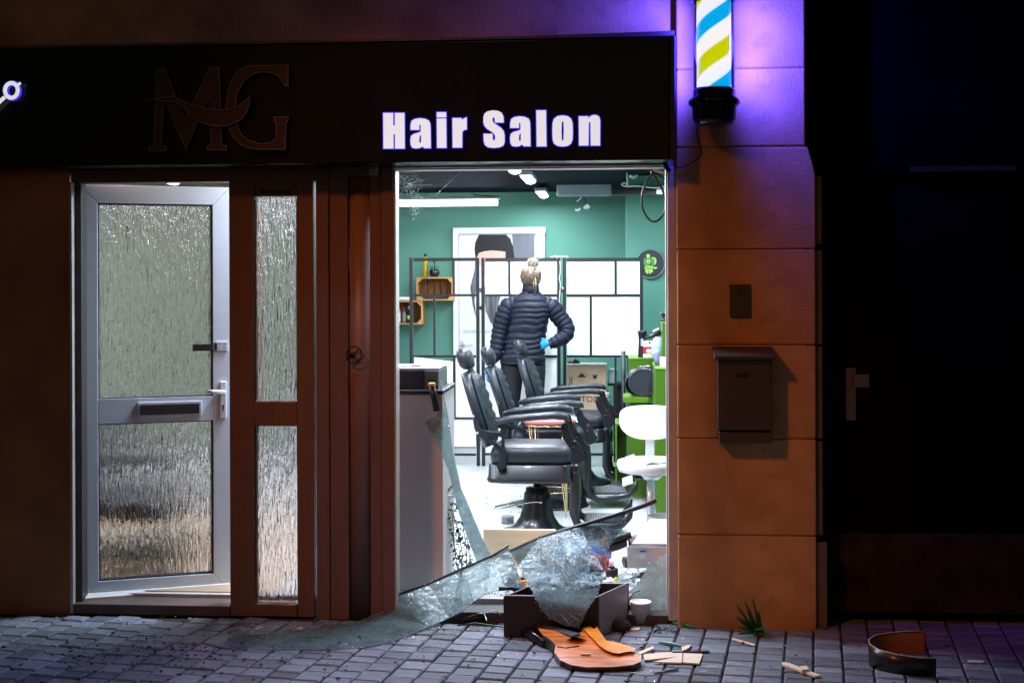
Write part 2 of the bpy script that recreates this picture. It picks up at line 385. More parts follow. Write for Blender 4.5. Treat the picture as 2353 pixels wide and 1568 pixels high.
# dark beams under the ceiling and the green bulkhead
m = MB(); m.box((XL+.01, 6.45, Z(437, 1200, 6.45)), (X(1440, 5.5)-.01, 6.6, 2.615)); obj('ceiling_beam', m, M_ceil, kind='structure')
m = rbox((1442, 385), (1600, 428), 4.9, 5.45); obj('bulkhead', m, mat('bulkhead_green', (.14, .38, .30), .7), kind='structure')
t = thing('cable_duct', 'dark horizontal duct with a pale end piece under the green bulkhead', 'duct', P(1470, 445, 4.8))
obj('duct_body', rbox((1406, 431), (1508, 446), 4.8, 4.95), M_black, t); obj('duct_end', rbox((1508, 430), (1540, 445), 4.8, 4.95), M_silver, t)

# ================================================================== FACADE
fac = thing('shop_building', 'brown rendered shopfront building housing the ransacked hair salon at night', 'building', (-.5, .1, 0))
def fpart(name, mb, m_, **k): return obj(name, mb, m_, fac, **k)
xpil = X(1556, -.06)
# wall to the left of the door, wall over the openings
m = MB(); m.box((-9, 0, -.1), (X(160), .14, 2.62)); fpart('side_wall', m, M_wall, bevel=.004)
m = MB(); m.box((-9, .001, Z(385, 700)), (xpil+.02, .139, 6)); fpart('upper_wall', m, M_render)
m = MB(); m.box((-9.2, .16, 2.81), (.95, 7, 6)); fpart('upper_storey', m, M_wall)
# rusticated pillar on the right: rendered blocks with recessed joints
rows = [-260, -22, 158, 338, 572, 792, 1007, 1229, 1436]
xr_low = X(1874, -.06); xr_top = X(1852, -.06)
core = MB(); core.box((xpil+.006, -.052, -.05), (xr_top-.004, .9, 6)); fpart('pillar_core', core, mat('joint_render', (.30, .18, .09), .9))
for i in range(len(rows) - 1):
    z1 = Z(rows[i], 1700, -.06) - .0025; z0 = Z(rows[i+1], 1700, -.06) + .0025
    if i == len(rows) - 2: z0 = -.02
    xr = xr_top if rows[i+1] <= 338 else xr_low
    m = MB()
    if rows[i] == 338:
        pts = [(xpil, z0), (xr_low, z0), (xr_low, z1 - .14), (xr_low-.012, z1 - .08), (xr_top + .012, z1 - .005), (xr_top+.006, z1), (xpil, z1)]
        m.prism([pts], lambda u, v, d: (u, d, v), -.06, .9)
    else: m.box((xpil, -.06, z0), (xr, .9, z1))
    fpart('rendered_block', m, M_render, bevel=.008)
z5 = Z(572, 1870, -.03)
for (ya, yb) in ((405, 560), (575, 790), (795, 1005), (1011, 1225)):
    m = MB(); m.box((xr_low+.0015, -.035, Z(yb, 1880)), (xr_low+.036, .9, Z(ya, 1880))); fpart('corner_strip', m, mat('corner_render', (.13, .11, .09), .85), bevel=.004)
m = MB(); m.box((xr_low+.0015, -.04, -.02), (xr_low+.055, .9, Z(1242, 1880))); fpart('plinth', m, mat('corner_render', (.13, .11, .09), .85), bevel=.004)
m = MB(); m.box((1.9, .9, -.1), (1.95, 1.0, .1))
# dark recess to the right with its own door
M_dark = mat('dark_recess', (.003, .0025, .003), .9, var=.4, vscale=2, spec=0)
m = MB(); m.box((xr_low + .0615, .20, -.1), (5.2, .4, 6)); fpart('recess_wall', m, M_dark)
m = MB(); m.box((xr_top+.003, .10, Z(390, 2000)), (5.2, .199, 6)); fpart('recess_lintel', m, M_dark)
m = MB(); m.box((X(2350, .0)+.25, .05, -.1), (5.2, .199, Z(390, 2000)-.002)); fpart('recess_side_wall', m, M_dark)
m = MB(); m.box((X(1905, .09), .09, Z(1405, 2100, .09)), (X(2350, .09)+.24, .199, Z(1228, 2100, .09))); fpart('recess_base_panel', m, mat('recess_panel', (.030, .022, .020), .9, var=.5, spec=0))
# band over the doors (brown head of the shopfront)
yF = .0
head = MB(); head.box((X(160)+.001, .0, Z(412, 400)), (X(728)-.004, .12, Z(386, 400)-.002)); 

# ---- door frame assembly with side light
df = thing('door_frame', 'brown door frame with textured side light left of the grey column', 'door frame', (X(440), .06, 0))
def dpart(name, mb, m_, **k): return obj(name, mb, m_, df, **k)
dpart('frame_head', rbox((163, 383), (724, 415), .0, .10), M_frame, bevel=.004)
zt = Z(415, 400) - .001; zb = Z(1383, 400)
def vbar(xa, xb, y0=0.0, y1=.10, a=None, b=None): mm = MB(); mm.box((X(xa), y0, b if b is not None else .0), (X(xb), y1, a if a is not None else zt)); return mm
dpart('frame_post', vbar(161, 168, -.008, .10), M_alu, bevel=.002)  # pale metal strip stands in for the frame's white-lit inner edge
dpart('frame_post', vbar(168.5, 182, .03, .10), mat('dark_post', (.05, .045, .05), .5), bevel=.002)
dpart('frame_post', vbar(527, 583), M_frame, bevel=.004)
dpart('frame_post', vbar(682, 720), M_frame, bevel=.004)
dpart('transom', rbox((583.3, 922), (681.7, 979), .0, .10), M_frame, bevel=.004)
dpart('bottom_rail', rbox((583.3, 1387), (681.7, 1416), .0, .10), M_frame, bevel=.004)
mm = MB(); mm.box((X(168), -.012, .0), (X(527)-.002, .16, Z(1388, 400))); dpart('threshold', mm, mat('threshold_brown', (.10, .07, .06), .5), bevel=.004)
v_ = dpart('trickle_vent', rbox((583.3, 416), (681.7, 450), .015, .09), M_frame, bevel=.003)
obj('vent_slot', rbox((597, 437), (668, 443), .0135, .02), M_black, v_)
for (a, b) in ((452, 922), (979, 1387)):
    pm = MB(); p = P(583, a, .05); q = P(682, b, .05); pm.box((p.x+.001, .050, q.z+.001), (q.x-.001, .056, p.z-.001)); dpart('glass_pane', pm, M_rain)
    for xx in (584, 679): 
        bb = MB(); bb.box((X(xx), .02, Z(b)+.001), (X(xx)+.005, .049, Z(a)-.001)); dpart('glazing_bead', bb, M_frame)

# ---- open door leaf (hinged left, swings in)
hinge = P(183, 900, .09); LW = .5
while True:
    c0 = CM.inverted() @ Vector((hinge.x + LW*math.cos(R(22.5)), .09 + LW*math.sin(R(22.5)), 1.0))
    if CX + F*c0.x/-c0.z > 529: break
    LW += .002
pass; dz0 = Z(1383, 190, .09) ; dz1 = Z(424, 190, .09)
door = thing('salon_door', 'white plastic door standing ajar with two rain-textured panes and letterbox', 'door', (hinge.x, .09, dz0), R(22.5))
DH = dz1 - dz0; ps = DH / 955.0     # metres per photo pixel on the leaf
def zz(py): return (1381 - py) * ps
def leafbar(x0, x1, z0, z1, y0=0., y1=.06): mm = MB(); mm.box((x0, y0, z0), (x1, y1, z1)); return mm
st = .092; xr_ = LW - st + .0
wl_ = [(0, 0), (LW, 0), (LW, DH), (0, DH)]
# stiles and rails, mitred at the top
def bar2(pts, name): mm = MB(); mm.prism([pts], lambda u, v, d: (u, d, v), 0, .06); obj(name, mm, M_pvc, door, world=False, bevel=.003)
zt1 = zz(468); zt0 = zz(918); zb1 = zz(975); zb0 = zz(1336)
e = .0006
bar2([(0, 0), (st, zb0 - e), (st, zt1 + e), (0, DH)], 'stile')
bar2([(LW, 0), (LW, DH), (LW - st, zt1 + e), (LW - st, zb0 - e)], 'stile')
bar2([(e*2, DH), (st + e, zt1 + e*2), (LW - st - e, zt1 + e*2), (LW - e*2, DH)], 'rail')
bar2([(e*2, 0), (LW - e*2, 0), (LW - st - e, zb0 - e*2), (st + e, zb0 - e*2)], 'rail')
bar2([(st + e, zb1), (LW - st - e, zb1), (LW - st - e, zt0), (st + e, zt0)], 'rail')
for (a, b) in ((zt0, zt1), (zb0, zb1)):
    mm = MB(); mm.box((st + .004, .026, a + .004), (LW - st - .004, .032, b - .004)); obj('glass_pane', mm, M_rain, door, world=False)
    mm = MB()
    for bx in (((st, .012, a), (st+.006, .05, b)), ((LW-st-.009, .008, a), (LW-st, .05, b)), ((st+.006, .012, b-.006), (LW-st-.009, .05, b)), ((st+.006, .012, a), (LW-st-.009, .05, a+.006))): mm.box(*bx)
    obj('gasket', mm, M_pvcedge, door, world=False)
# letterbox
lb = MB(); lx0 = .29; lx1 = .62; lb.box((lx0, -.012, zz(963)), (lx1, .0, zz(928))); fr = obj('letterbox', lb, mat('satin_silver', (.60, .64, .74), .35, var=.05), door, world=False, bevel=.003)
lb = MB(); lb.box((lx0+.012, -.0145, zz(957)), (lx1-.012, -.0125, zz(934))); obj('letter_flap', lb, mat('flap_dark', (.06, .06, .075), .4, metal=.4), fr, world=False, bevel=.001)
# weather bar
wb = MB(); pts = [(-.001, .030), (-.035, .012), (-.035, .004), (-.001, .0)]
wb.rings([[(x_, y, z + .016) for y, z in pts] for x_ in (.005, LW - .01)], smooth=False); obj('weather_bar', wb, M_whitep, door, world=False)
# handle
hb = MB(); hb.box((LW-.057, -.012, zz(972)), (LW-.022, .0, zz(884))); hp = obj('handle_plate', hb, mat('satin_silver', (.60, .64, .74), .35), door, world=False, bevel=.004)
hb = MB(); hb.tube([(LW-.04, -.012, zz(908)), (LW-.04, -.05, zz(908))], .011, 10); hb.tube([(LW-.03, -.05, zz(908)), (LW-.10, -.052, zz(906)), (LW-.125, -.052, zz(905))], .010, 10, flat=.8); obj('handle', hb, M_silver, hp, world=False)
hb = MB(); hb.lathe([(.006, -.0135), (.006, -.0121)], (LW-.04, 0, zz(942)), 12, axis='Y'); hb.box((LW-.043, -.0135, zz(953)), (LW-.037, -.0121, zz(944))); obj('keyhole', hb, M_black, hp, world=False)
# security hasp
hb = MB(); hb.box((LW-.075, -.006, zz(812)), (LW-.012, .0, zz(790))); h1 = obj('hasp_plate', hb, mat('satin_silver', (.60, .64, .74), .35), door, world=False, bevel=.002)
hb = MB(); hb.lathe([(.011, 0), (.011, .05)], (LW-.095, -.012, zz(812)), 12); hb.box((LW-.20, -.024, zz(811)), (LW-.095, -.018, zz(795)), Matrix.Rotation(0, 4, 'Z')); hb.box((LW-.095, -.012, zz(810)), (LW-.07, -.002, zz(793))); obj('hasp_arm', hb, mat('dark_steel', (.08, .09, .12), .3, metal=.8), h1, world=False, bevel=.002)
hb = MB()
for zc in (795, 806):
    for xc in (LW-.058, LW-.03): hb.lathe([(.003, -.0085), (.003, -.006)], (xc, 0, zz(zc)), 8, axis='Y')
obj('rivets', hb, M_black, h1, world=False)

# ---- cladding column between door and window
colm = thing('cladding_column', 'dark brown metal clad column between side light and broken window', 'column', (X(810), .06, 0))
ztop = Z(377, 800); 
def cpart(name, mb, m_, **k): return obj(name, mb, m_, colm, **k)
for (xa, xb, y0) in ((728, 757, -.015), (757.6, 800, .0), (850.6, 877, -.005), (877.8, 905, -.02)):
    cpart('cladding_panel', vbar(xa, xb, y0, .10, ztop, -.01), M_clad, bevel=.004)
cpart('backing', vbar(800, 851, .03, .10, ztop, -.01), M_clad)
pc = X(826); pz = MB(); pz.lathe([(.072, -.01), (.072, ztop - .002)], (pc, .068, 0), 40); cpart('half_round_highlight', pz, mat('highlight_brown', (.22, .14, .135), .42, var=.08), )  # bulge and lighter tone stand in for the panel's soft vertical highlight
cl = cpart('closer_box', rbox((755, 379), (846, 402), -.055, -.021), mat('closer_grey', (.10, .095, .10), .5), bevel=.003)
cpart('closer_cap', rbox((847, 377), (866, 402), -.055, -.021), mat('closer_cap', (.3, .32, .28), .5), bevel=.002)
bd = MB(); bc = P(813, 815, -.046); 
bd.tube([(bc.x + .038*math.cos(a), bc.y, bc.z + .042*math.sin(a)) for a in [2*PI*k/24 for k in range(25)]], .0035, 6); bdg = cpart('round_badge', bd, M_black)
bd = MB(); bd.tube([(bc.x - .03, bc.y, bc.z - .02), (bc.x + .02, bc.y, bc.z + .025)], .005, 6); bd.tube([(bc.x - .03, bc.y, bc.z + .02), (bc.x+.01, bc.y, bc.z-.01)], .004, 6); bd.ball((bc.x-.012, bc.y, bc.z), (.018, .004, .018)); obj('badge_figure', bd, M_black, bdg)
# white joint light leak between door frame and column = real gap onto the lit room (nothing built there)

# ---- shop window frame
wf = thing('window_frame', 'metal shop window frame whose glass has been smashed out', 'window frame', (X(1230), .06, 0))
def wpart(name, mb, m_, **k): return obj(name, mb, m_, wf, **k)
wpart('frame_post', vbar(905.5, 911, -.01, .09, Z(384), .02), M_alu, bevel=.002)
wpart('frame_head', rbox((877, 362), (1556, 380), -.02, .09), M_jamb, bevel=.003)
wpart('head_trim', rbox((906, 380.5), (1535, 384.5), .0, .09), M_alu)
wpart('frame_post', vbar(1534, 1556, -.03, .09, Z(384), .02), M_jamb, bevel=.004)
wpart('frame_post', vbar(1530.5, 1533.7, .0, .09, Z(384.6), .03), M_alu)
mm = MB(); mm.box((X(905), -.02, -.02), (X(1533), .155, .045)); wpart('sill', mm, mat('sill_dark', (.06, .05, .05), .5), bevel=.004)
br = MB(); br.tube([P(1521, 366, -.04), P(1530, 384, -.04), P(1537, 394, -.04)], .012, 8); wpart('bracket', br, M_black)

# ---- sign box
sg = thing('shop_sign', 'long black fascia sign reading Hair Salon in white lit letters', 'sign', P(770, 380, -.1))
SY = -.22
def S(px, py, d=0.): return P(px, py, SY + d)
def spart(name, mb, m_, par=None, **k): return obj(name, mb, m_, par or sg, **k)
zl = S(1552, 367).z; zu = S(1538, 86).z
m = MB(); m.box((S(-2200, 300).x, SY, zl), (S(1538, 300).x, -.002, zu)); spart('panel', m, M_signblk, bevel=.006)
m = MB(); m.box((S(1538.6, 300).x, SY - .008, zl - .005), (S(1553, 300).x, -.062, zu + .01)); spart('end_cap', m, mat('sign_cap', (.012, .012, .02), .35), bevel=.008)
m = MB(); m.prism([[(S(-2200, 0).x, zu+.001), (S(1548, 0).x, zu+.011), (S(1550, 0).x, zu + .035), (S(1200, 0).x, zu+.022), (S(-2200, 0).x, zu + .02)]], lambda u, v, d: (u, d, v), -.20, -.002); spart('top_flashing', m, mat('flashing', (.12, .10, .11), .5))

def L2(pts, ox=1150, oy=60, s=2.046):    # crop tracing -> view px
    return [((ox + x / s) * .6879, (oy + y / s) * .6879) for x, y in pts]
def smooth_poly(pts, it=2, keep=None):
    for _ in range(it):
        q = []
        n = len(pts)
        for i in range(n):
            a = Vector(pts[i]); b = Vector(pts[(i+1) % n]); q.append(tuple(a*.75 + b*.25)); q.append(tuple(a*.25 + b*.75))
        pts = q
    return pts
def offset_poly(pts, d):
    area = sum(pts[i][0]*pts[(i+1)%len(pts)][1] - pts[(i+1)%len(pts)][0]*pts[i][1] for i in range(len(pts)))
    sgn = 1 if area > 0 else -1; out = []
    n = len(pts)
    for i in range(n):
        a = Vector(pts[i-1]); b = Vector(pts[i]); c = Vector(pts[(i+1) % n])
        e1 = (b-a); e2 = (c-b)
        if e1.length < 1e-6 or e2.length < 1e-6: out.append(tuple(b)); continue
        n1 = Vector((e1.y, -e1.x)).normalized()*sgn; n2 = Vector((e2.y, -e2.x)).normalized()*sgn
        nn = (n1+n2); 
        if nn.length < 1e-3: nn = n1
        nn.normalize(); k = d / max(.5, nn.dot(n1)); out.append((b.x + nn.x*k, b.y + nn.y*k))
    return out
Hh = [(265,650),(333,650),(333,735),(345,735),(345,650),(410,650),(412,893),(346,893),(346,795),(335,795),(335,893),(267,893)]
a_o = [(452,765),(452,735),(458,706),(478,692),(515,686),(550,690),(576,702),(586,722),(588,760),(590,890),(545,890),(532,878),(515,889),(488,892),(464,887),(453,868),(451,832),(456,806),(475,793),(515,782),(522,774),(522,735),(517,728),(511,735),(511,765)]
a_h = [(522,800),(514,808),(511,830),(512,850),(518,856),(524,850),(524,800)]
i_d = [(631,645),(695,645),(695,680),(631,680)]; i_s = [(631,688),(695,688),(697,888),(633,888)]
r_o = [(738,685),(800,685),(803,698),(815,688),(835,680),(836,762),(815,767),(805,780),(804,886),(740,886)]
S_o = [(1088,715),(1028,715),(1028,692),(1023,680),(1016,680),(1011,690),(1012,704),(1020,718),(1042,733),(1070,752),(1088,775),(1094,805),(1094,850),(1085,872),(1060,884),(1020,888),(982,884),(960,868),(952,840),(951,792),(1012,792),(1013,830),(1019,838),(1026,836),(1031,825),(1030,805),(1022,790),(1003,776),(975,758),(957,738),(949,710),(949,680),(956,655),(975,640),(1010,632),(1048,635),(1074,648),(1086,672)]
l_o = [(1311,632),(1377,632),(1380,878),(1314,878)]
o_o = [(1490,667),(1525,672),(1548,690),(1558,718),(1560,770),(1558,830),(1548,858),(1525,874),(1490,879),(1455,874),(1432,858),(1423,830),(1421,770),(1423,718),(1432,690),(1455,672)]
o_h = [(1485,712),(1491,706),(1497,712),(1499,770),(1497,834),(1491,840),(1485,834),(1483,770)]
n_o = [(1601,673),(1665,673),(1667,688),(1680,672),(1700,664),(1722,665),(1740,676),(1747,700),(1746,872),(1683,872),(1681,718),(1676,708),(1669,716),(1667,872),(1603,872)]
sh = lambda p: [(x + 681, y - 13) for x, y in p]
def letter(polys_list, nm='letter'):
    first = True
    base = None
    for polys in polys_list:
        po = [L2(p) for p in polys]
        m1 = MB(); m1.prism(po, lambda u, v, d: tuple(P(u, v, SY + d)), -.036, -.026)
        m2 = MB(); m2.prism([offset_poly(po[0], 1.9)] + ([offset_poly(h, -1.0) for h in po[1:]]), lambda u, v, d: tuple(P(u, v, SY + d)), -.024, -.012)
        o = spart(nm, m1, M_letter); spart('glow_rim', m2, M_halo, o)
letter([[Hh]]); letter([[a_o, a_h]]); letter([[i_s]]); letter([[i_d]], 'letter_dot'); letter([[r_o]])
letter([[S_o]]); letter([[sh(a_o), sh(a_h)]]); letter([[l_o]]); letter([[o_o, o_h]]); letter([[n_o]])
# unlit monogram
M_o = [(1068,345),(1130,345),(1262,690),(1435,338),(1500,338),(1515,865),(1550,875),(1550,905),(1415,905),(1415,875),(1440,865),(1430,540),(1270,900),(1120,560),(1105,870),(1140,880),(1140,912),(1015,912),(1015,882),(1050,870)]
G_o = [(1970,320),(1970,470),(1950,470),(1900,400),(1845,376),(1790,372),(1730,385),(1680,420),(1645,470),(1620,520),(1605,640),(1625,740),(1650,795),(1690,830),(1780,860),(1850,850),(1885,820),(1885,720),(1870,700),(1870,675),(1970,675),(1970,700),(1955,720),(1950,900),(1760,900),(1690,890),(1640,865),(1590,815),(1562,760),(1545,700),(1542,620),(1555,500),(1580,430),(1620,370),(1665,338),(1720,325)]
sw = [(1000,565),(1090,545),(1180,530),(1240,560),(1300,590),(1390,612),(1480,625),(1550,622),(1610,608),(1670,570),(1710,525),(1705,590),(1690,640),(1660,685),(1620,712),(1550,738),(1480,745),(1400,728),(1340,700),(1280,645),(1230,590),(1190,575),(1130,570)]
for nm, po, dd in (('logo_letter', M_o, 0), ('logo_letter', G_o, -.004), ('logo_swoosh', sw, -.016)):
    q = L2(po, 0, 60)
    m1 = MB(); m1.prism([q], lambda u, v, d: tuple(P(u, v, SY + d)), -.024 + dd, -.001)
    o = spart(nm, m1, M_logo)
    rim = MB(); rim.prism([q, offset_poly(q, -1.6)], lambda u, v, d: tuple(P(u, v, SY + d)), -.0275 + dd, -.0245 + dd); spart('logo_rim', rim, M_logoedge, o)
# glowing scissors at the left edge of the frame
sc_ = MB(); c = S(26, 208, -.03)
sc_.tube([(c.x + .033*math.cos(a), c.y, c.z + .037*math.sin(a)) for a in [2*PI*k/24 for k in range(25)]], .010, 8)
sc_.tube([S(40, 196, -.03), S(47, 191, -.03)], .007, 8); 
sc_.tube([S(10, 224, -.03), S(-20, 252, -.03), S(-120, 330, -.03)], .010, 8)
sc_.tube([S(-40, 312, -.03), S(-80, 280, -.03), S(-130, 225, -.03)], .010, 8)
c2 = S(26, 325, -.03); 
spart('scissors_symbol', sc_, M_letter)
sc_ = MB(); sc_.tube([(c.x + .033*math.cos(a), c.y+.018, c.z + .037*math.sin(a)) for a in [2*PI*k/24 for k in range(25)]], .014, 8); spart('glow_rim', sc_, M_halo)

# ---- barber pole
bp_c = P(1640, 210, -.215); pz0 = bp_c.z; pr = .098
pole = thing('barber_pole', 'lit barber pole with cyan and yellow stripes on purple-lit pillar', 'barber pole', (bp_c.x, -.215, pz0))
mp_ = bpy.data.materials.new('pole_stripes'); mp_.use_nodes = True
n = mp_.node_tree.nodes; l = mp_.node_tree.links; b = n['Principled BSDF']
tc = n.new('ShaderNodeTexCoord'); sx = n.new('ShaderNodeSeparateXYZ'); l.new(tc.outputs['Object'], sx.inputs[0])
ng = n.new('ShaderNodeMath'); ng.operation = 'MULTIPLY'; ng.inputs[1].default_value = -1; l.new(sx.outputs[1], ng.inputs[0])
at = n.new('ShaderNodeMath'); at.operation = 'ARCTAN2'; l.new(sx.outputs[0], at.inputs[0]); l.new(ng.outputs[0], at.inputs[1])
d1 = n.new('ShaderNodeMath'); d1.operation = 'MULTIPLY'; d1.inputs[1].default_value = -1/(2*PI); l.new(at.outputs[0], d1.inputs[0])
d2 = n.new('ShaderNodeMath'); d2.operation = 'MULTIPLY_ADD'; d2.inputs[1].default_value = 1/.345; l.new(sx.outputs[2], d2.inputs[0]); l.new(d1.outputs[0], d2.inputs[2])
d3 = n.new('ShaderNodeMath'); d3.operation = 'ADD'; d3.inputs[1].default_value = 10.19; l.new(d2.outputs[0], d3.inputs[0])
d4 = n.new('ShaderNodeMath'); d4.operation = 'FRACT'; l.new(d3.outputs[0], d4.inputs[0])
cr = n.new('ShaderNodeValToRGB'); cr.color_ramp.interpolation = 'LINEAR'
els = [(0, (1,1,.98)), (.05, (.86,1,.9)), (.07, (.0,.42,.80)), (.28, (.0,.45,.85)), (.30, (.9,1,1)), (.53, (1,1,.95)), (.56, (.62,.70,.0)), (.78, (.60,.66,.0)), (.81, (1,1,.9))]
while len(cr.color_ramp.elements) < len(els): cr.color_ramp.elements.new(.5)
for e_, (p_, c_) in zip(cr.color_ramp.elements, els): e_.position = p_; e_.color = (*c_, 1)
l.new(d4.outputs[0], cr.inputs[0]); l.new(cr.outputs[0], b.inputs['Base Color']); l.new(cr.outputs[0], b.inputs['Emission Color']); b.inputs['Emission Strength'].default_value = 1.0; b.inputs['Roughness'].default_value = .3
q = MB(); q.lathe([(.082, 0), (.082, .428)], n=40); obj('striped_cylinder', q, mp_, pole, world=False)
gm = bpy.data.materials.new('pole_glass'); gm.use_nodes = True; n = gm.node_tree.nodes; l = gm.node_tree.links; n.remove(n['Principled BSDF'])
tr = n.new('ShaderNodeBsdfTransparent'); tr.inputs[0].default_value = (.93, .9, 1, 1); gl = n.new('ShaderNodeBsdfGlossy'); gl.inputs['Roughness'].default_value = .1; gl.inputs[0].default_value = (.8, .75, 1, 1); mx = n.new('ShaderNodeMixShader'); fr_ = n.new('ShaderNodeFresnel'); fr_.inputs[0].default_value = 1.3
l.new(fr_.outputs[0], mx.inputs[0]); l.new(tr.outputs[0], mx.inputs[1]); l.new(gl.outputs[0], mx.inputs[2]); l.new(mx.outputs[0], n['Material Output'].inputs[0])
q = MB(); q.lathe([(pr, 0), (pr, .428)], n=40); obj('glass_tube', q, gm, pole, world=False)
q = MB(); q.lathe([(.095, .012), (.103, .0), (.105, -.03), (.123, -.045), (.123, -.062), (.106, -.078), (.103, -.135), (.088, -.160), (.03, -.166)], n=40); obj('bottom_cap', q, mat('black_chrome', (.03, .03, .04), .10, metal=.7, var=.05), pole, world=False)
q = MB(); q.lathe([(.103, .428), (.12, .435), (.12, .460), (.103, .475), (.10, .56), (.06, .6)], n=40); obj('top_cap', q, mat('black_chrome', (.03, .03, .04), .10, metal=.7), pole, world=False)
q = MB(); q.box((-.02, .09, -.06), (.02, .154, -.02)); obj('bracket', q, M_black, pole, world=False); q = MB(); q.box((-.02, .09, .46), (.02, .154, .50)); obj('bracket', q, M_black, pole, world=False)
q = MB()
for zz_ in (.012, -.02):
    for k in range(3): pass
for sgn in (-1, 1):
    lamp('pole_light', 'AREA', (bp_c.x + sgn*.090, -.215 + .0, pz0 + .225), (bp_c.x + sgn*.9, -.215 + .10, pz0 + .20), 40, (.055, .045, 1.0), shape='RECTANGLE', size=.014, size_y=.42)
w_ = MB(); w_.tube([P(1600, 286, -.08), P(1601, 310, -.07), P(1608, 335, -.068), P(1611, 352, -.068), P(1597, 370, -.068), P(1575, 382, -.068), P(1556, 386, -.07), P(1546, 380, -.1)], .003, 6); obj('power_cable', w_, M_black, label='thin dark cable drooping from the barber pole to the sign corner', cat='cable')

# ---- things on the pillar
t = thing('door_bell', 'small dark rectangular plate high on the pillar above the mailbox', 'wall plate', P(1699, 690, -.07))
obj('plate', rbox((1676, 653), (1723, 728), -.075, -.0605), mat('bell_plate', (.05, .045, .03), .6), t, bevel=.003)
bb = MB(); pcc = P(1699, 672, -.077); bb.lathe([(.014, -.081), (.014, -.0755)], (pcc.x, 0, pcc.z), 14, axis='Y'); obj('push_button', bb, mat('bell_button', (.03, .03, .02), .5), t)
t = thing('mailbox', 'grey-brown wall mailbox hanging on the right pillar', 'mailbox', P(1709, 995, -.12))
MBm = mat('mailbox_paint', (.055, .045, .050), .45, var=.06)
obj('box_body', rbox((1648, 822), (1774, 988), -.17, -.0605), MBm, t, bevel=.006)
lid = MB(); a = P(1640, 812, -.18); b_ = P(1780, 824, -.18); lid.prism([[(-.205, b_.z), (-.205, b_.z+.014), (-.0605, a.z + .03), (-.0605, b_.z)]], lambda u, v, d: (d, u, v), a.x, b_.x); obj('lid', lid, MBm, t, bevel=.003)
obj('name_slot', rbox((1692, 857), (1720, 867), -.1725, -.169), M_black, t)
obj('newspaper_tray', rbox((1652, 992), (1775, 1018), -.16, -.0605), mat('mailbox_tray', (.05, .045, .045), .5), t, bevel=.003)
# ---- door in the recess
t = thing('recess_door', 'almost invisible dark door with a pale lever handle right of pillar', 'door', P(2060, 1400, .13))
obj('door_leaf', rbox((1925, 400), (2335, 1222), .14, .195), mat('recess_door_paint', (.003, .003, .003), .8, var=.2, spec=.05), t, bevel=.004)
obj('upper_bar', rbox((2090, 382), (2335, 392), .085, .0985), mat('recess_bar', (.010, .010, .010), .5), t)
MH = mat('handle_plate_grey', (.11, .11, .13), .5)
hp = obj('handle_plate', rbox((1943, 845), (1966, 965), .125, .139), MH, t, bevel=.002)
hh = MB(); a = P(1958, 872, .12); hh.box((a.x, .08, a.z - .035), (a.x + .075, .09, a.z + .03)); hh.box((a.x, .0905, a.z-.012), (a.x+.02, .1245, a.z + .012)); obj('handle', hh, MH, hp, bevel=.003)

# ================================================================== SALON CONTENTS
# ceiling lights
def batten(x, y, ln, z, label, grp='ceiling batten lights', lengthwise=True):
    t = thing('ceiling_light', label, 'light', (x, y, z), 0 if lengthwise else R(90), grp)
    a = MB(); a.box((-.055, -ln/2, .0), (.055, ln/2, .035)); obj('housing', a, mat('lamp_housing', (.4, .42, .48), .4), t, world=False, bevel=.006)
    a = MB(); a.rings([[(.045*math.cos(PI+PI*k/8), y_, .0 + .045*math.sin(PI+PI*k/8)*.55) for k in range(9)] for y_ in (-ln/2+.01, ln/2-.01)]); obj('diffuser', a, M_lamp, t, world=False)
    for sg_ in (-1, 1): a = MB(); a.tube([(0, sg_*ln/3, .035), (0, sg_*ln/3, 2.62 - z)], .003, 5); obj('hanger', a, M_black, t, world=False)
    return t
def rowpt(px, py, h): p = G(px, py, h); return p
for (px, py, s_) in ((1245, 445, 'furthest back of the row over the screen'), (1213, 410, 'middle one of the row over the screen'), (1176, 385, 'cut off by the top of the window frame')):
    p = G(px, py, 2.545); batten(p.x, p.y, .62 , 2.545, 'bright white batten light, ' + s_)
p = G(378, 413, 2.52); batten(p.x, p.y, .5, 2.52, 'bright white batten light showing above the open white door')
p = P(1000, 466, 6.2); q_ = P(1143, 466, 6.2)
t = thing('tube_light', 'long glowing tube light hanging under the dark ceiling at left', 'light', (q_.x - .6, 6.2, p.z))
a = MB(); a.lathe([(.028, -.62), (.033, -.60), (.033, .59), (.024, .60)], axis='X', n=16); obj('tube', a, M_lamp, t, world=False)
a = MB(); a.box((-.62, -.03, .028), (.63, .03, .055)); obj('housing', a, M_silver, t, world=False, bevel=.004)
a = MB(); zc = Z(437, 1100, 6.2) - p.z; a.tube([(.36, 0, .3), (.355, 0, .12), (.37, 0, .075), (.45, 0, .065), (.6, 0, .055)], .006, 6); obj('wire', a, M_black, t, world=False)
lamp('tube_glow', 'AREA', (q_.x - .6, 6.1, p.z - .04), (q_.x - .6, 5.4, 0), 14, (.86, .93, 1), shape='RECTANGLE', size=1.2, size_y=.05)
# heater/AC box
t = thing('wall_unit', 'flat pale grey rectangular unit with rounded corners under the ceiling', 'air conditioner', P(1341, 450, 5.9))
obj('front_panel', rbox((1278, 404), (1405, 450), 5.88, 5.93), mat('unit_grey', (.36, .42, .52), .4), t, bevel=.015)
obj('rear_case', rbox((1284, 408), (1399, 447), 5.935, 6.2), M_greyplas, t, bevel=.01)
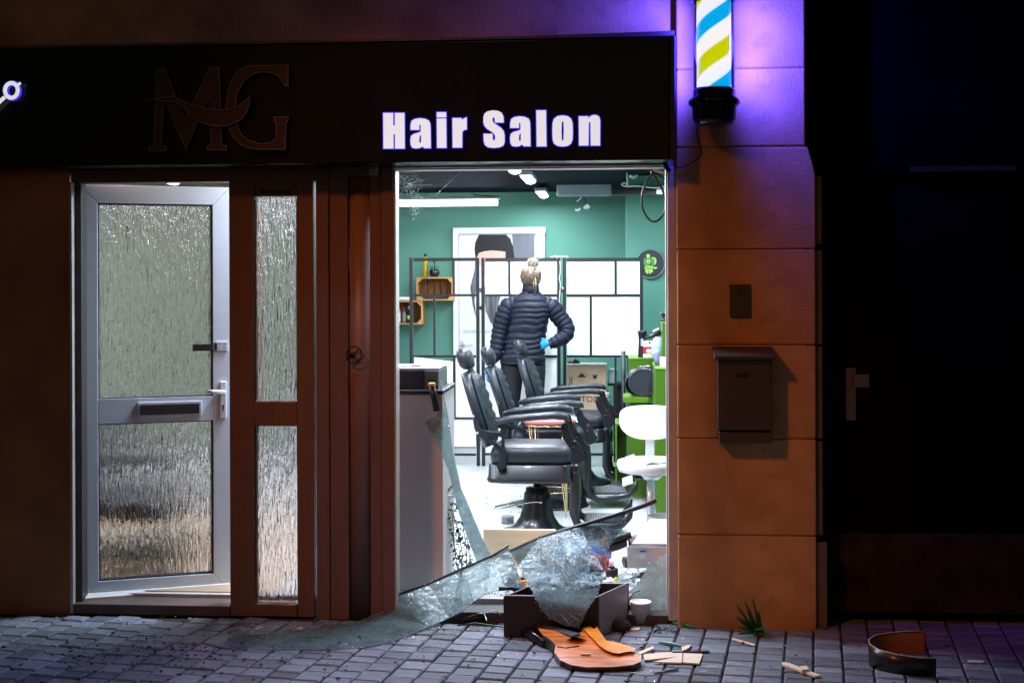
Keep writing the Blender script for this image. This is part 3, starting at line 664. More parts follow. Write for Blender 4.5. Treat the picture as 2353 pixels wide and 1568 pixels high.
# camera, cables
cc = P(1455, 399, 4.85)
t = thing('security_camera', 'small white security camera fixed to the green bulkhead', 'camera', (cc.x, 4.85, cc.z))
a = MB(); a.lathe([(.04, .04), (.045, .0), (.04, -.035), (.033, -.045)], axis='Y', n=20); obj('shell', a, M_whitep, t, world=False)
a = MB(); a.lathe([(.028, -.051), (.028, -.0455)], axis='Y', n=16); obj('lens', a, M_greyplas, t, world=False)
a = MB(); a.lathe([(.012, -.053), (.012, -.0515)], axis='Y', n=12); obj('lens_centre', a, M_black, t, world=False)
a = MB(); a.tube([(-.03, .05, .05), (-.02, .01, .03)], .02, 8); obj('mount', a, M_whitep, t, world=False)
def cable(pts, Y, r, label, m_=None, wob=0):
    a = MB(); pp = [P(x, y, Y + (z_[0] if z_ else 0)) for x, y, *z_ in pts]
    # Catmull-Rom
    out = []
    for i in range(len(pp)-1):
        p0 = pp[max(i-1, 0)]; p1 = pp[i]; p2 = pp[i+1]; p3 = pp[min(i+2, len(pp)-1)]
        for k in range(5):
            u = k/5; out.append(.5*((2*p1) + (p2-p0)*u + (2*p0-5*p1+4*p2-p3)*u*u + (3*p1-p0-3*p2+p3)*u**3))
    out.append(pp[-1]); a.tube(out, r, 6); return obj('cable', a, m_ or M_black, label=label, cat='cable')
cable([(1492, 384), (1497, 397), (1483, 422), (1475, 448), (1476, 478), (1490, 503), (1505, 509), (1520, 498), (1529, 473), (1523, 440), (1510, 415), (1500, 396), (1490, 384)], .35, .0055, 'black cable loop dangling at top right of the smashed window')
cable([(1470, 383), (1486, 388), (1508, 400), (1520, 407), (1534, 410)], .5, .006, 'black cable sagging right under the window head')
cable([(1490, 384), (1512, 392), (1533, 400)], .6, .010, 'thick grey cable beside the window head corner', M_greyplas)
cable([(1455, 385), (1446, 388), (1440, 396), (1441, 424), (1436, 428), (1428, 424), (1434, 420), (1441, 426)], 4.6, .006, 'white cable curling down the left edge of the bulkhead', M_whitep)
cable([(1442, 429), (1460, 427), (1490, 430), (1512, 431), (1530, 424)], 4.6, .006, 'white cable lying along the top of the dark duct', M_whitep)
cable([(1335, 451), (1333, 456), (1325, 463)], 5.6, .006, 'pale loose wire under the flat ceiling unit', M_whitep)
cable([(1337, 451), (1343, 459), (1346, 470)], 5.6, .004, 'dark loose wire under the flat ceiling unit')
for (a_, lab) in (([(1340, 475), (1349, 468), (1356, 475), (1351, 480), (1341, 480)], 'torn white scrap hanging right, on dark wire'), ([(1320, 479), (1325, 481), (1333, 477), (1334, 481), (1329, 485), (1322, 485)], 'torn white scrap hanging left, under the unit')):
    q = MB(); q.prism([a_], lambda u, v, d: tuple(P(u, v, 5.6 + d)), 0, .008); obj('torn_scrap', q, M_whitep, label=lab, cat='scrap')

# ---- white framed poster door on back wall
DY = YB - .05
t = thing('poster_door', 'white door at back covered by a portrait poster of black hair', 'door', P(1146, 1010, DY))
for (a, b_) in (((1040, 523), (1253, 536)), ((1040, 536.3), (1054, 985)), ((1232, 536.3), (1253, 985))):
    obj('door_casing', rbox(a, b_, DY-.03, YB-.001), M_white, t, bevel=.004)
obj('door_leaf', rbox((1054.5, 536.5), (1231.5, 985), DY, YB-.002), M_white, t)
obj('leaf_groove', rbox((1062, 762), (1175, 764), DY-.002, DY+.001), M_greyp, t)
pst = obj('poster', rbox((1066, 538), (1230, 759), DY-.006, DY-.001), mat('poster_paper', (.78, .78, .80), .45), t)
def flat(pts, m_, nm, dd):
    q = MB(); q.prism([pts], lambda u, v, d: tuple(P(u, v, DY + d)), dd - .001, dd); return obj(nm, q, m_, pst)
flat([(1176, 538.5), (1228, 538.5), (1228, 600), (1180, 600)], M_pgrey, 'poster_backdrop', -.007)
flat([(1095, 572), (1098, 600), (1108, 622), (1125, 645), (1143, 645), (1160, 622), (1170, 598), (1172, 570), (1140, 560)], M_pskin, 'poster_face', -.0085)
flat([(1094, 600), (1091, 585), (1090, 570), (1092, 556), (1100, 539), (1163, 539), (1172, 548), (1178, 565), (1183, 600), (1185, 650), (1178, 700), (1164, 660), (1160, 620), (1161, 578), (1150, 576.5), (1130, 575), (1112, 577), (1100, 581), (1096, 590)], M_phair, 'poster_fringe', -.010)
flat([(1178, 600), (1186, 680), (1176, 730), (1168, 700), (1170, 620)], M_phair, 'poster_lock', -.0105)
flat([(1092, 592), (1098, 640), (1090, 690), (1094, 730), (1086, 700), (1080, 660), (1090, 620)], M_phairg, 'poster_lock', -.0105)
flat([(1100, 662), (1112, 676), (1116, 715), (1128, 742), (1140, 745), (1147, 742), (1150, 725), (1145, 700), (1150, 676), (1165, 660), (1130, 655)], M_phairg, 'poster_lock', -.0105)
for ex in (1108, 1147):
    flat([(ex-6, 582), (ex, 580), (ex+6, 582), (ex, 584)], M_white, 'poster_eye', -.0095); flat([(ex-1.2, 580.6), (ex+1.2, 580.6), (ex+1.2, 583.4), (ex-1.2, 583.4)], M_print, 'poster_iris', -.0105)
hd = MB(); a = P(1061, 792, DY-.03); hd.box((a.x-.01, DY-.02, a.z-.05), (a.x+.012, DY-.001, a.z+.04)); hd.tube([(a.x, DY-.02, a.z), (a.x, DY-.05, a.z), (a.x+.11, DY-.05, a.z)], .009, 8); obj('handle', hd, M_silver, t)
# ---- wall sign on pier (round)
c = P(1494, 606, 5.46)
t = thing('round_wall_sign', 'round black wall sign with lime green barber shop emblem', 'sign', (c.x, 5.49, c.z))
a = MB(); a.lathe([(.136, .008), (.136, -.03), (.128, -.036), (.123, -.028), (.123, -.012)], axis='Y', n=40); obj('rim', a, M_greyplas, t, world=False)
a = MB(); a.lathe([(.124, -.012), (.124, -.014)], axis='Y', n=40); fc = obj('face', a, mat('sign_face', (.02, .022, .035), .35), t, world=False)
ML = mat('lime_print', (.45, .75, .12), .5, var=.3, vscale=60)
def em(pts, m_, d=-.016, nm='emblem'):
    q = MB(); k = .125/700.
    q.prism([[((x-1040)*k*1.15, (700-y)*k*1.15) for x, y in pts]], lambda u, v, dd: (u, dd, v), d-.001, d); obj(nm, q, m_, t, world=False)
em([(860,300),(900,270),(1010,270),(1020,330),(1000,420),(940,440),(870,410)], ML)
em([(770,420),(850,470),(1000,430),(1130,390),(1240,410),(1310,500),(1300,640),(1240,760),(1200,790),(780,790),(740,640),(760,520)], mat('dark_lime_print', (.10, .26, .10), .5, var=.5, vscale=90))
em([(1110,400),(1240,415),(1305,520),(1300,640),(1240,750),(1215,650),(1225,560),(1180,480)], ML, -.018)
em([(870,510),(1020,510),(1020,640),(960,720),(880,640)], ML, -.018); em([(1080,650),(1110,660),(1030,780),(990,770)], M_print, -.0205); em([(925,520),(950,520),(960,690),(930,700)], M_print, -.0205)
em([(790,830),(860,795),(990,780),(1120,795),(1210,840),(1330,840),(1335,900),(1250,930),(1190,900),(1100,920),(990,905),(860,925),(800,940),(760,890)], ML, -.019)
em([(820,950),(1130,940),(1170,1110),(1110,1040),(1050,1130),(960,1140),(870,1130),(850,1040),(790,1100)], ML, -.018); em([(935,1000),(960,1000),(965,1140),(935,1140)], M_print, -.0205)
tx = text_mesh('BARBER SHOP', .0155, Matrix.Translation((-.012, -.0215, (700-855)*.125/700*1.15)) @ Matrix.Rotation(R(90), 4, 'X'), 'lettering', mat('dark_green_print', (.06, .15, .03), .6), t, .0003)

# ---- folding screen
SY_ = 5.0
scr = thing('folding_screen', 'black framed three panel folding screen with white infill behind person', 'folding screen', P(1210, 1075, SY_))
def sp(px, py): return P(px, py, SY_)
def post(x, ya=592, yb=1072, w=4.5, nm='post', y0=0): 
    mm = MB(); a = sp(x-w, ya); b_ = sp(x+w, yb); mm.box((a.x, SY_+y0-.015, b_.z), (b_.x, SY_+y0+.015, a.z)); obj(nm, mm, M_black, scr, bevel=.002)
def rail(xa, xb, y, w=2.6, y0=0, nm='rail'):
    mm = MB(); a = sp(xa, y-w); b_ = sp(xb, y+w); mm.box((a.x+.0006, SY_+y0-.013, b_.z), (b_.x-.0006, SY_+y0+.013, a.z)); obj(nm, mm, M_black, scr)
def mull(x, ya, yb, w=2.6): 
    mm = MB(); a = sp(x-w, ya); b_ = sp(x+w, yb); mm.box((a.x, SY_-.012, b_.z+.0006), (b_.x, SY_+.012, a.z-.0006)); obj('glazing_bar', mm, M_black, scr)
def infill(xa, ya, xb, yb): 
    mm = MB(); a = sp(xa, ya); b_ = sp(xb, yb); mm.box((a.x, SY_-.003, b_.z), (b_.x, SY_+.003, a.z)); obj('infill_panel', mm, M_infill, scr)
zA = [(596, 3.5), (678, 2.6), (818, 2.6), (960, 2.6), (1043, 3)]
for (xa, xb, pl) in ((945, 1098, 'A'), (1110, 1284, 'B'), (1297, 1474, 'C')):
    post(xa, 592, 1072); post(xb, 592, 1072)
    for (yy, w) in zA: rail(xa+4.5, xb-4.5, yy, w)
# glazing bars
mull(1042, 599.7, 675.2); mull(998, 680.8, 815.2); mull(1044, 820.8, 957.2)
mull(1170, 599.7, 675.2); mull(1230, 680.8, 815.2); mull(1170, 820.8, 957.2)
mull(1414, 599.7, 675.2); mull(1357, 680.8, 815.2); mull(1414, 820.8, 957.2)
rail(949.7, 1093.2, 1027, 1.3)
infill(1114.8, 599.6, 1167.2, 675.2); infill(1172.7, 599.6, 1279.2, 675.2); infill(1232.8, 680.8, 1279.2, 815.2); infill(1114.8, 820.8, 1167.2, 957.2); infill(1172.8, 820.8, 1279.2, 957.2); infill(1114.8, 962.8, 1279.2, 1039.8)
infill(1301.8, 599.6, 1411.2, 675.2); infill(1416.8, 599.6, 1469.2, 675.2); infill(1301.8, 680.8, 1354.2, 815.2); infill(1359.8, 680.8, 1469.2, 815.2)
infill(1046.8, 820.8, 1093.2, 957.2); infill(949.8, 962.8, 1093.2, 1025.6)
for yy in (660, 700, 880, 1000):
    for xx in (1104, 1290.5):
        mm = MB(); a = sp(xx-1.5 - 4, yy); mm.tube([(sp(xx, 0).x, SY_, sp(xx, yy).z), (sp(xx, 0).x, SY_, sp(xx, yy+14).z)], .006, 8); mm.box((sp(xx-6, yy).x, SY_-.004, sp(xx, yy+11).z), (sp(xx+6, yy).x, SY_+.002, sp(xx, yy+3).z)); obj('hinge', mm, M_chrome if yy == 660 else M_black, scr)
# white torn packing tape along the top
q = MB(); rr = random.Random(3)
q.tube([P(1265 + 40*k/8 + rr.uniform(-2, 2), 590 + rr.uniform(-2.5, 2.5), SY_-.02) for k in range(9)], .0045, 5); obj('torn_film', q, M_whitep, scr)
q = MB(); q.tube([P(1286 + rr.uniform(-2, 2), 600 + 180*k/14, SY_-.022) for k in range(15)], .003, 5); obj('torn_film', q, M_whitep, scr)
# leaning white boards low left
q = MB(); q.prism([[(952, 820), (1040, 830), (1040, 990), (952, 990)]], lambda u, v, d: tuple(P(u, v, 4.92 + d)), 0, .012); obj('white_board', q, M_white, label='blank white board leaning against the left panel of the screen', cat='board')

# ---- shelves: wooden crates on the back wall
def crate(xa, ya, xb, yb, label):
    Yc = YB - .25; a = P(xa, ya, Yc); b_ = P(xb, yb, Yc); w = b_.x - a.x; h = a.z - b_.z
    t = thing('wall_crate', label, 'crate', (a.x + w/2, Yc, b_.z), 0, 'wooden crates used as wall shelves')
    th = .012
    for (nm, lo, hi, m_) in (('plank', (-w/2, 0, 0), (w/2, .245, th), M_woodl), ('plank', (-w/2, 0, h-th), (w/2, .245, h), M_woodl),
                             ('plank', (-w/2, 0, th+.001), (-w/2+th, .245, h-th-.001), M_woodl), ('plank', (w/2-th, 0, th+.001), (w/2, .245, h-th-.001), M_woodl)):
        q = MB(); q.box(lo, hi); obj(nm, q, m_, t, world=False, bevel=.001)
    nb = 5; bw = (w - 2*th) / nb
    for k in range(nb):
        q = MB(); q.box((-w/2+th+k*bw+.004, .225, th+.002), (-w/2+th+(k+1)*bw-.004, .24, h-th-.002)); obj('back_plank', q, M_woodb, t, world=False, bevel=.001)
    for (sx_, sz) in ((-1, 0), (1, 0), (-1, 1), (1, 1)):
        x0 = sx_*(w/2-th-.001); z0 = h-th-.001 if sz else th+.001; dz = -1 if sz else 1
        q = MB(); q.prism([[(x0, z0), (x0 - sx_*.045, z0), (x0, z0 + dz*.045)]], lambda u, v, d: (u, d, v), .004, .24); obj('corner_block', q, M_woodl, t, world=False)
    return t
crate(956, 637, 1040, 690, 'wooden crate shelf under the red flower pot'); crate(890, 691, 970, 745, 'lower wooden crate shelf holding bottles, behind the window edge')
p = P(977, 636, 6.65); t = thing('yellow_bottle', 'tall narrow yellow bottle with dark cap beside the flower pot', 'bottle', (p.x, 6.65, p.z))
q = MB(); q.lathe([(.024, 0), (.026, .01), (.026, .19), (.015, .205)], n=16); obj('glass_body', q, mat('yellow_glass', (.45, .32, .01), .2), t, world=False); q = MB(); q.lathe([(.014, .206), (.014, .235)], n=12); obj('cap', q, M_black, t, world=False)
p = P(998, 636, 6.6); t = thing('flower_pot', 'round black pot with a small red leafed plant on crate', 'potted plant', (p.x, 6.6, p.z))
q = MB(); q.lathe([(.03, 0), (.052, .025), (.055, .05), (.042, .078), (.036, .08)], n=20); obj('pot', q, M_cast, t, world=False)
def leafblade(mb, base, dirv, ln, w, droop=.3, up=Vector((0, 0, 1)), seg=4):
    d = Vector(dirv).normalized(); sd = d.cross(up); sd = sd.normalized() if sd.length > 1e-3 else Vector((1, 0, 0)); ps_ = []
    for k in range(seg+1):
        u = k/seg; c = Vector(base) + d*ln*u - up*(droop*ln*u*u); ww = w*math.sin(PI*(.12+.86*u))
        ps_.append((c - sd*ww, c + sd*ww))
    vs = [tuple(x_) for pr_ in ps_ for x_ in pr_]; fs = [(2*k, 2*k+1, 2*k+3, 2*k+2) for k in range(seg)]
    mb.add(vs, fs, True)
q = MB(); rr = random.Random(5)
for k in range(9): leafblade(q, (0, 0, .10), (math.cos(k*.7), math.sin(k*.7), .15), .07, .018)
q.tube([(0, 0, .07), (0, 0, .15)], .004, 5); obj('green_leaves', q, M_leafd, t, world=False)
q = MB()
for k in range(10): leafblade(q, (0, 0, .15), (math.cos(k*.65), math.sin(k*.65), .35), .07, .017)
obj('red_leaves', q, M_red, t, world=False)
for (x_, m_, h_, r_, lb_, capm) in ((915, M_whitep, .115, .022, 'white bottle at the left end of the lower crate', None), (928, M_greyplas, .10, .02, 'grey spray bottle with bright pink cap in lower crate', M_red), (941, M_black, .115, .026, 'dark bottle with a green label in the lower crate', M_whitep)):
    p = P(x_, 742, 6.62); t = thing('bottle', lb_, 'bottle', (p.x, 6.62, p.z + .006))
    q = MB(); q.lathe([(r_*.95, 0), (r_, .01), (r_, h_), (r_*.5, h_+.02)], n=16); obj('body', q, m_, t, world=False)
    if capm: q = MB(); q.lathe([(r_*.55, h_+.021), (r_*.5, h_+.055)], n=12); obj('cap', q, capm, t, world=False)
    if m_ is M_black: q = MB(); q.lathe([(r_+.0008, .03), (r_+.0008, .07)], n=16); obj('paper_label', q, ML, t, world=False)
q = MB(); a = P(912, 690, 6.6); q.box((a.x-.05, 6.58, a.z), (a.x+.13, 6.75, a.z+.035)); obj('folded_towel', q, M_white, bevel=.012, label='folded white towel on top of the lower crate shelf', cat='towel')

# ---- counter in the window
cy = .30
t = thing('reception_counter', 'grey reception counter with black top just inside the window', 'counter', P(964, 1360, cy))
m = MB(); a = P(890, 905, cy); b_ = P(1018, 1350, cy); m.box((X(860, cy), cy, IFL), (b_.x, cy+.5, a.z)); obj('front_panel', m, M_greyp, t, bevel=.003)
m = MB(); m.box((X(860, cy), cy-.015, a.z+.001), (b_.x+.006, cy+.51, a.z+.022)); obj('counter_top', m, M_black, t, bevel=.004)
cz = a.z + .023
t = thing('cash_register', 'black boxy till with a grey slotted end on the counter', 'till', P(950, 897, cy+.1))
a = P(905, 850, cy+.05); b_ = P(974, 897, cy+.05); c_ = P(1007, 850, cy+.05)
m = MB(); m.box((X(880, cy+.05), cy+.05, cz), (b_.x, cy+.42, a.z)); obj('body', m, mat('till_black', (.012, .012, .02), .3), t, bevel=.004)
m = MB(); m.box((b_.x+.001, cy+.055, cz), (c_.x, cy+.42, a.z-.002)); ep = obj('printer_end', m, mat('till_grey', (.10, .13, .14), .4), t, bevel=.004)
m = MB(); s0 = P(982, 871, cy+.05); s1 = P(1000, 874, cy+.05); m.box((s0.x, cy+.052, s1.z), (s1.x, cy+.056, s0.z)); obj('paper_slot', m, M_black, ep)
m = MB(); m.box((X(885, cy+.05), cy+.06, a.z+.001), (c_.x, cy+.41, a.z+.012)); obj('lid', m, mat('till_top', (.5, .52, .6), .3), t, bevel=.003)
for k, (xa, xb, lab) in enumerate(((915, 940, 'left flat card lying on top of the till'), (945, 968, 'dark card overlapping in the middle of the till lid'), (970, 990, 'right thin card lying on top of the till'))):
    m = MB(); m.box((X(xa, cy+.2), cy+.12 + .05*k, a.z+.0125), (X(xb, cy+.2), cy+.19+.05*k, a.z+.016)); obj('card', m, (M_blue, M_black, mat('lilac_card', (.35, .35, .6), .5))[k], label=lab, cat='card')
t = thing('window_catch', 'black bent metal bar hanging from the counter corner', 'metal bar', P(1000, 945, cy-.04))
m = MB(); m.tube([P(991, 888, cy-.03), P(996, 905, cy-.035), P(1004, 944, cy-.05)], .018, 6, flat=.5); obj('arm', m, M_black, t)
m = MB(); a = P(992, 884, cy-.03); m.box((a.x-.017, cy-.055, a.z-.005), (a.x+.017, cy-.01, a.z+.012)); obj('pad', m, M_woodl, t, bevel=.003)

# ---- leafy potted plant fallen behind the counter
t = thing('fallen_plant', 'small leaved dark green plant fallen between counter and glass', 'plant', (P(1040, 1330, .5).x, .55, IFL))
q = MB(); st_ = MB(); rr = random.Random(11); bx = P(1040, 1200, .55).x
def pw(px, py, Y): v = P(px, py, Y); return v
stems = [[(1060, 1320), (1062, 1270), (1050, 1210), (1032, 1150), (1022, 1128)], [(1052, 1320), (1045, 1260), (1035, 1200), (1024, 1160)], [(1070, 1310), (1072, 1260), (1062, 1200), (1050, 1150), (1040, 1130)], [(1035, 1318), (1030, 1270), (1028, 1230), (1022, 1190)], [(1048, 1320), (1056, 1290), (1042, 1250), (1040, 1180)], [(1080, 1310), (1080, 1280), (1072, 1230)]]
for s_ in stems:
    Yc = .55 + rr.uniform(-.05, .12); pts = [pw(x_, y_, Yc + rr.uniform(-.02, .02)) for x_, y_ in s_]; st_.tube(pts, .0022, 5)
    for i in range(len(pts)-1):
        for k in range(18):
            u = rr.random(); c = pts[i].lerp(pts[i+1], u) + Vector((rr.gauss(0, .014), rr.gauss(0, .02), rr.gauss(0, .012)))
            d = Vector((rr.uniform(-1, 1), rr.uniform(-1, 1), rr.uniform(-.6, .6))); leafblade(q, c, d, rr.uniform(.018, .032), rr.uniform(.005, .010), .3, Vector((rr.uniform(-.4,.4), rr.uniform(-.8,.2), 1)).normalized(), 2)
o_ = obj('foliage', q, M_leafd, t, kind='stuff'); obj('stems', st_, M_leafd, t, kind='stuff')
cable([(1018, 1140), (1030, 1124), (1046, 1108)], .5, .004, 'thin dark twig or wire leaning behind the counter edge')

# ---- barber chairs
KC = 7.9e-4
def cpt(cx, cy_): return ((cx - 1185) * KC, (1490 - cy_) * KC)
def cpts(l): return [cpt(*p) for p in l]
def make_chair(label):
    t = thing('barber_chair', label, 'barber chair', (0, 0, 0), 0, 'black barber chairs in a row')
    def o(nm, mb, m_=M_cast, par=None, **k): return obj(nm, mb, m_, par or t, world=False, **k)
    q = MB(); q.lathe([(.27, 0), (.275, .006), (.25, .016), (.19, .030), (.145, .060), (.112, .11), (.095, .17), (.085, .25), (.082, .262), (.074, .268), (.073, .29), (.05, .295)], n=40); base = o('base', q)
    q = MB(); q.lathe([(.024, .295), (.024, .36)], n=16); o('hydraulic_piston', q, M_chrome, base)
    # lever
    q = MB(); q.tube([(.028, -.10, .215), (-.02, -.105, .217), (-.10, -.11, .205), (-.20, -.12, .180), (-.265, -.12, .168), (-.272, -.11, .176), (-.26, -.10, .184), (-.18, -.095, .20), (-.08, -.09, .225)], .006, 8); q.ball((.030, -.10, .214), .010); o('foot_lever', q, M_chrome, base)
    # tray
    def rrect(x0, x1, w, r=.06, n=5):
        pts = []
        for (cx_, cy_, a0) in ((x1-r, w-r, 0), (x0+r, w-r, 90), (x0+r, -w+r, 180), (x1-r, -w+r, 270)):
            for k in range(n+1): a = R(a0 + 90*k/n); pts.append((cx_ + r*math.cos(a), cy_ + r*math.sin(a)))
        return pts
    def slab(levels, dx=0):   # (z, x0, x1, halfwidth, radius)
        mb = MB(); mb.rings([[(x_, y_, z_) for x_, y_ in rrect(x0, x1, w, r)] for z_, x0, x1, w, r in levels]); return mb
    o('seat_tray', slab([(.345, -.27, .20, .22, .06), (.352, -.305, .235, .25, .07), (.372, -.308, .238, .252, .07), (.378, -.300, .232, .246, .07), (.455, -.295, .232, .246, .07), (.462, -.28, .22, .23, .06)]))
    o('seat_cushion', slab([(.463, -.27, .21, .215, .06), (.475, -.285, .232, .225, .07), (.52, -.290, .24, .228, .08), (.555, -.275, .225, .22, .08), (.572, -.24, .19, .19, .08), (.578, -.16, .12, .13, .06)]), M_leather)
    # back rest: spine path bottom -> top, leaning back
    path = [(-.300, .56), (-.322, .62), (-.352, .72), (-.385, .82), (-.418, .92), (-.440, .985), (-.452, 1.015)]
    wid = [.14, .19, .215, .222, .205, .16, .07]; n_ = 20
    rs = []
    for i, ((px_, pz_), w) in enumerate(zip(path, wid)):
        a = Vector((path[min(i+1, 6)][0] - path[max(i-1, 0)][0], path[min(i+1, 6)][1] - path[max(i-1, 0)][1])).normalized(); nx, nz = a.y, -a.x
        ring = []
        for j in range(n_):
            th = 2*PI*j/n_; cyy = math.copysign(abs(math.cos(th))**.55, math.cos(th)) * w; cd = math.copysign(abs(math.sin(th))**.6, math.sin(th)) * .040
            ring.append((px_ + nx*cd, cyy, pz_ + nz*cd))
        rs.append(ring)
    q = MB(); q.rings(rs); o('backrest_shell', q, M_leather)
    # tufted inner pad
    nu, nv = 22, 16; q = MB(); vs = []; fs = []
    for i in range(nv+1):
        u = i/nv; k = u*5.2; i0 = min(int(k), 5); fr_ = k - i0
        px_ = path[i0][0]*(1-fr_) + path[i0+1][0]*fr_; pz_ = path[i0][1]*(1-fr_) + path[i0+1][1]*fr_; w = (wid[i0]*(1-fr_) + wid[i0+1]*fr_) * .9
        for j in range(nu+1):
            s_ = -1 + 2*j/nu
            edge = (1-abs(s_)**4) * (1-abs(2*u-1)**6)
            tuft = abs(math.sin(PI*(u*4 + s_*2)/1.0)) * abs(math.sin(PI*(u*4 - s_*2)/1.0))
            d = .038 + edge*(.022 + .024*tuft)
            vs.append((px_ + d*.95, s_*w, pz_ + d*.3))
    for i in range(nv):
        for j in range(nu): a = i*(nu+1)+j; fs.append((a, a+1, a+nu+2, a+nu+1))
    q.add(vs, fs, True); o('tufted_pad', q, M_leather)
    # head rest
    q = MB(); rs = []
    for k, (ss, dz) in enumerate(((.55, -.062), (.9, -.045), (1, -.01), (1, .02), (.85, .045), (.5, .060), (.15, .065))):
        rs.append([(-.462 + .052*ss*math.copysign(abs(math.cos(a))**.7, math.cos(a)) - dz*.25, .115*ss**.5*math.copysign(abs(math.sin(a))**.7, math.sin(a)), 1.092 + dz) for a in [2*PI*j/20 for j in range(20)]])
    q.rings(rs); hr = o('headrest', q, M_leather)
    q = MB(); q.tube([(-.435, -.03, 1.0), (-.447, -.03, 1.05)], .007, 6); q.tube([(-.435, .03, 1.0), (-.447, .03, 1.05)], .007, 6); o('headrest_posts', q, M_chrome, hr)
    for sgn in (-1, 1):
        Yp = .262 * sgn
        q = MB(); rs = []
        ap = [(-.245, .715, .5), (-.235, .722, .85), (-.15, .742, 1), (0, .756, 1), (.12, .764, 1.05), (.19, .758, 1.1), (.213, .748, .8), (.222, .742, .3)]
        for (ax, az, s_) in ap:
            rs.append([(ax, Yp + .036*s_*math.copysign(abs(math.cos(a))**.7, math.cos(a)), az + .021*s_**.5*math.copysign(abs(math.sin(a))**.8, math.sin(a))) for a in [2*PI*j/14 for j in range(14)]])
        q.rings(rs); ar = o('armrest', q, M_leather)
        # curved front support, runs down to the foot rest
        pr_ = cpts([(1395, 585), (1450, 570), (1462, 640), (1500, 705), (1545, 740), (1560, 800), (1600, 830), (1540, 900), (1470, 880), (1480, 790), (1440, 740), (1410, 690), (1398, 640)])
        q = MB(); q.prism([smooth_poly(pr_, 2)], lambda u, v, d: (u, d, v), Yp-.011, Yp+.011); o('front_bracket', q, par=ar, bevel=.003)
        for bc_ in ((1415, 610), (1500, 725), (1498, 765)): q = MB(); x_, z_ = cpt(*bc_); q.lathe([(.009, Yp-.017), (.009, Yp+.017)], (x_, 0, z_), 10, axis='Y'); o('bolt', q, M_chrome, ar)
        pr_ = cpts([(905, 590), (1010, 590), (965, 640), (945, 700), (950, 760), (955, 830), (965, 935), (870, 930), (915, 850), (915, 780), (925, 700), (920, 640)])
        q = MB(); q.prism([smooth_poly(pr_, 2)], lambda u, v, d: (u, d, v), Yp-.010, Yp+.010); o('rear_bracket', q, par=ar, bevel=.003)
        pr_ = cpts([(690, 540), (740, 560), (745, 620), (800, 648), (930, 655), (940, 685), (880, 690), (800, 690), (890, 740), (925, 775), (915, 800), (850, 755), (740, 690), (705, 640)])
        q = MB(); q.prism([smooth_poly(pr_, 1)], lambda u, v, d: (u, d, v), Yp*.91-.010, Yp*.91+.010); bb_ = o('back_bracket', q, bevel=.003)
        for bc_ in ((695, 532), (728, 660), (917, 648)): q = MB(); x_, z_ = cpt(*bc_); q.lathe([(.009, Yp*.91-.016), (.009, Yp*.91+.016)], (x_, 0, z_), 10, axis='Y'); o('bolt', q, M_chrome, bb_)
        # leg down to the footrest
        lp = [cpt(1480, 900), cpt(1500, 1000), cpt(1500, 1100), cpt(1500, 1200), cpt(1495, 1290), cpt(1520, 1370), cpt(1600, 1410), cpt(1740, 1400), cpt(1880, 1370), cpt(1935, 1310), cpt(1950, 1240)]
        q = MB(); Yl = .17*sgn; q.tube([(x_, Yl, z_) for x_, z_ in lp], [.030, .032, .030, .034, .030, .026, .022, .021, .021, .020, .015], 10, flat=.75); o('foot_rest_arm', q)
    q = MB(); q.box((cpt(1470, 0)[0], -.20, .40), (cpt(1530, 0)[0], .20, .46)); q.box((cpt(1475, 0)[0], -.17, .23), (cpt(1540, 0)[0], .17, .33)); o('front_apron', q, bevel=.015)
    x0 = cpt(1570, 0)[0]; x1 = cpt(1880, 0)[0]
    q = MB(); q.box((x0, -.16, .098), (x1, .16, .108)); fp = o('foot_plate', q, bevel=.003)
    q = MB()
    for k in range(14): xx = x0 + .02 + k*(x1-x0-.04)/13; q.box((xx-.004, -.145, .1085), (xx+.004, .145, .113))
    o('plate_ridges', q, M_greyplas, fp)
    q = MB(); q.box((x1+.03, -.15, .0), (x1+.10, .15, .012), Matrix.Translation((0, 0, .14)) @ Matrix.Rotation(R(-18), 4, 'Y')); o('upper_foot_plate', q, M_silver, fp, bevel=.003)
    return t
ch = make_chair('nearest black barber chair with tufted back, front of the row')
spots = [(1234, 1222, 0), (1268, 1174, 4), (1326, 1112, -3)]
labs = ['nearest black barber chair with tufted back, front of the row', 'middle black barber chair of the row, headrest left of the person', 'furthest black barber chair, headrest right in front of the person']
for i, (px, py, rz) in enumerate(spots):
    c_ = ch if i == 0 else copy_tree(ch); yy = (1.9, 3.02, 4.1)[i]; p = P(px, py, yy); c_.location = (p.x, yy, IFL); c_.scale = (1, 1, (1.035, 1, 1)[i]); c_.rotation_euler = (0, 0, R(rz)); c_['label'] = labs[i]
# seat cape on the second chair
q = MB(); vs = []; fs = []; rr = random.Random(2); cp = P(1262, 972, 3.0)
for i in range(11):
    for j in range(15):
        u = i/10-.5; v = j/14-.5; vs.append((cp.x + v*.42 + .02*math.sin(i*1.7), 3.0 + u*.34, cp.z + .012 + .03*abs(math.sin(3.1*i + 1.3*j)) + .02*rr.random() - .06*max(0, abs(v)-.38)*8*.3))
for i in range(10):
    for j in range(14): a = i*15+j; fs.append((a, a+1, a+16, a+15))
q.add(vs, fs, True); obj('barber_cape', q, M_teal, sub=1, label='crumpled teal striped cape thrown over the middle chair seat', cat='cape')

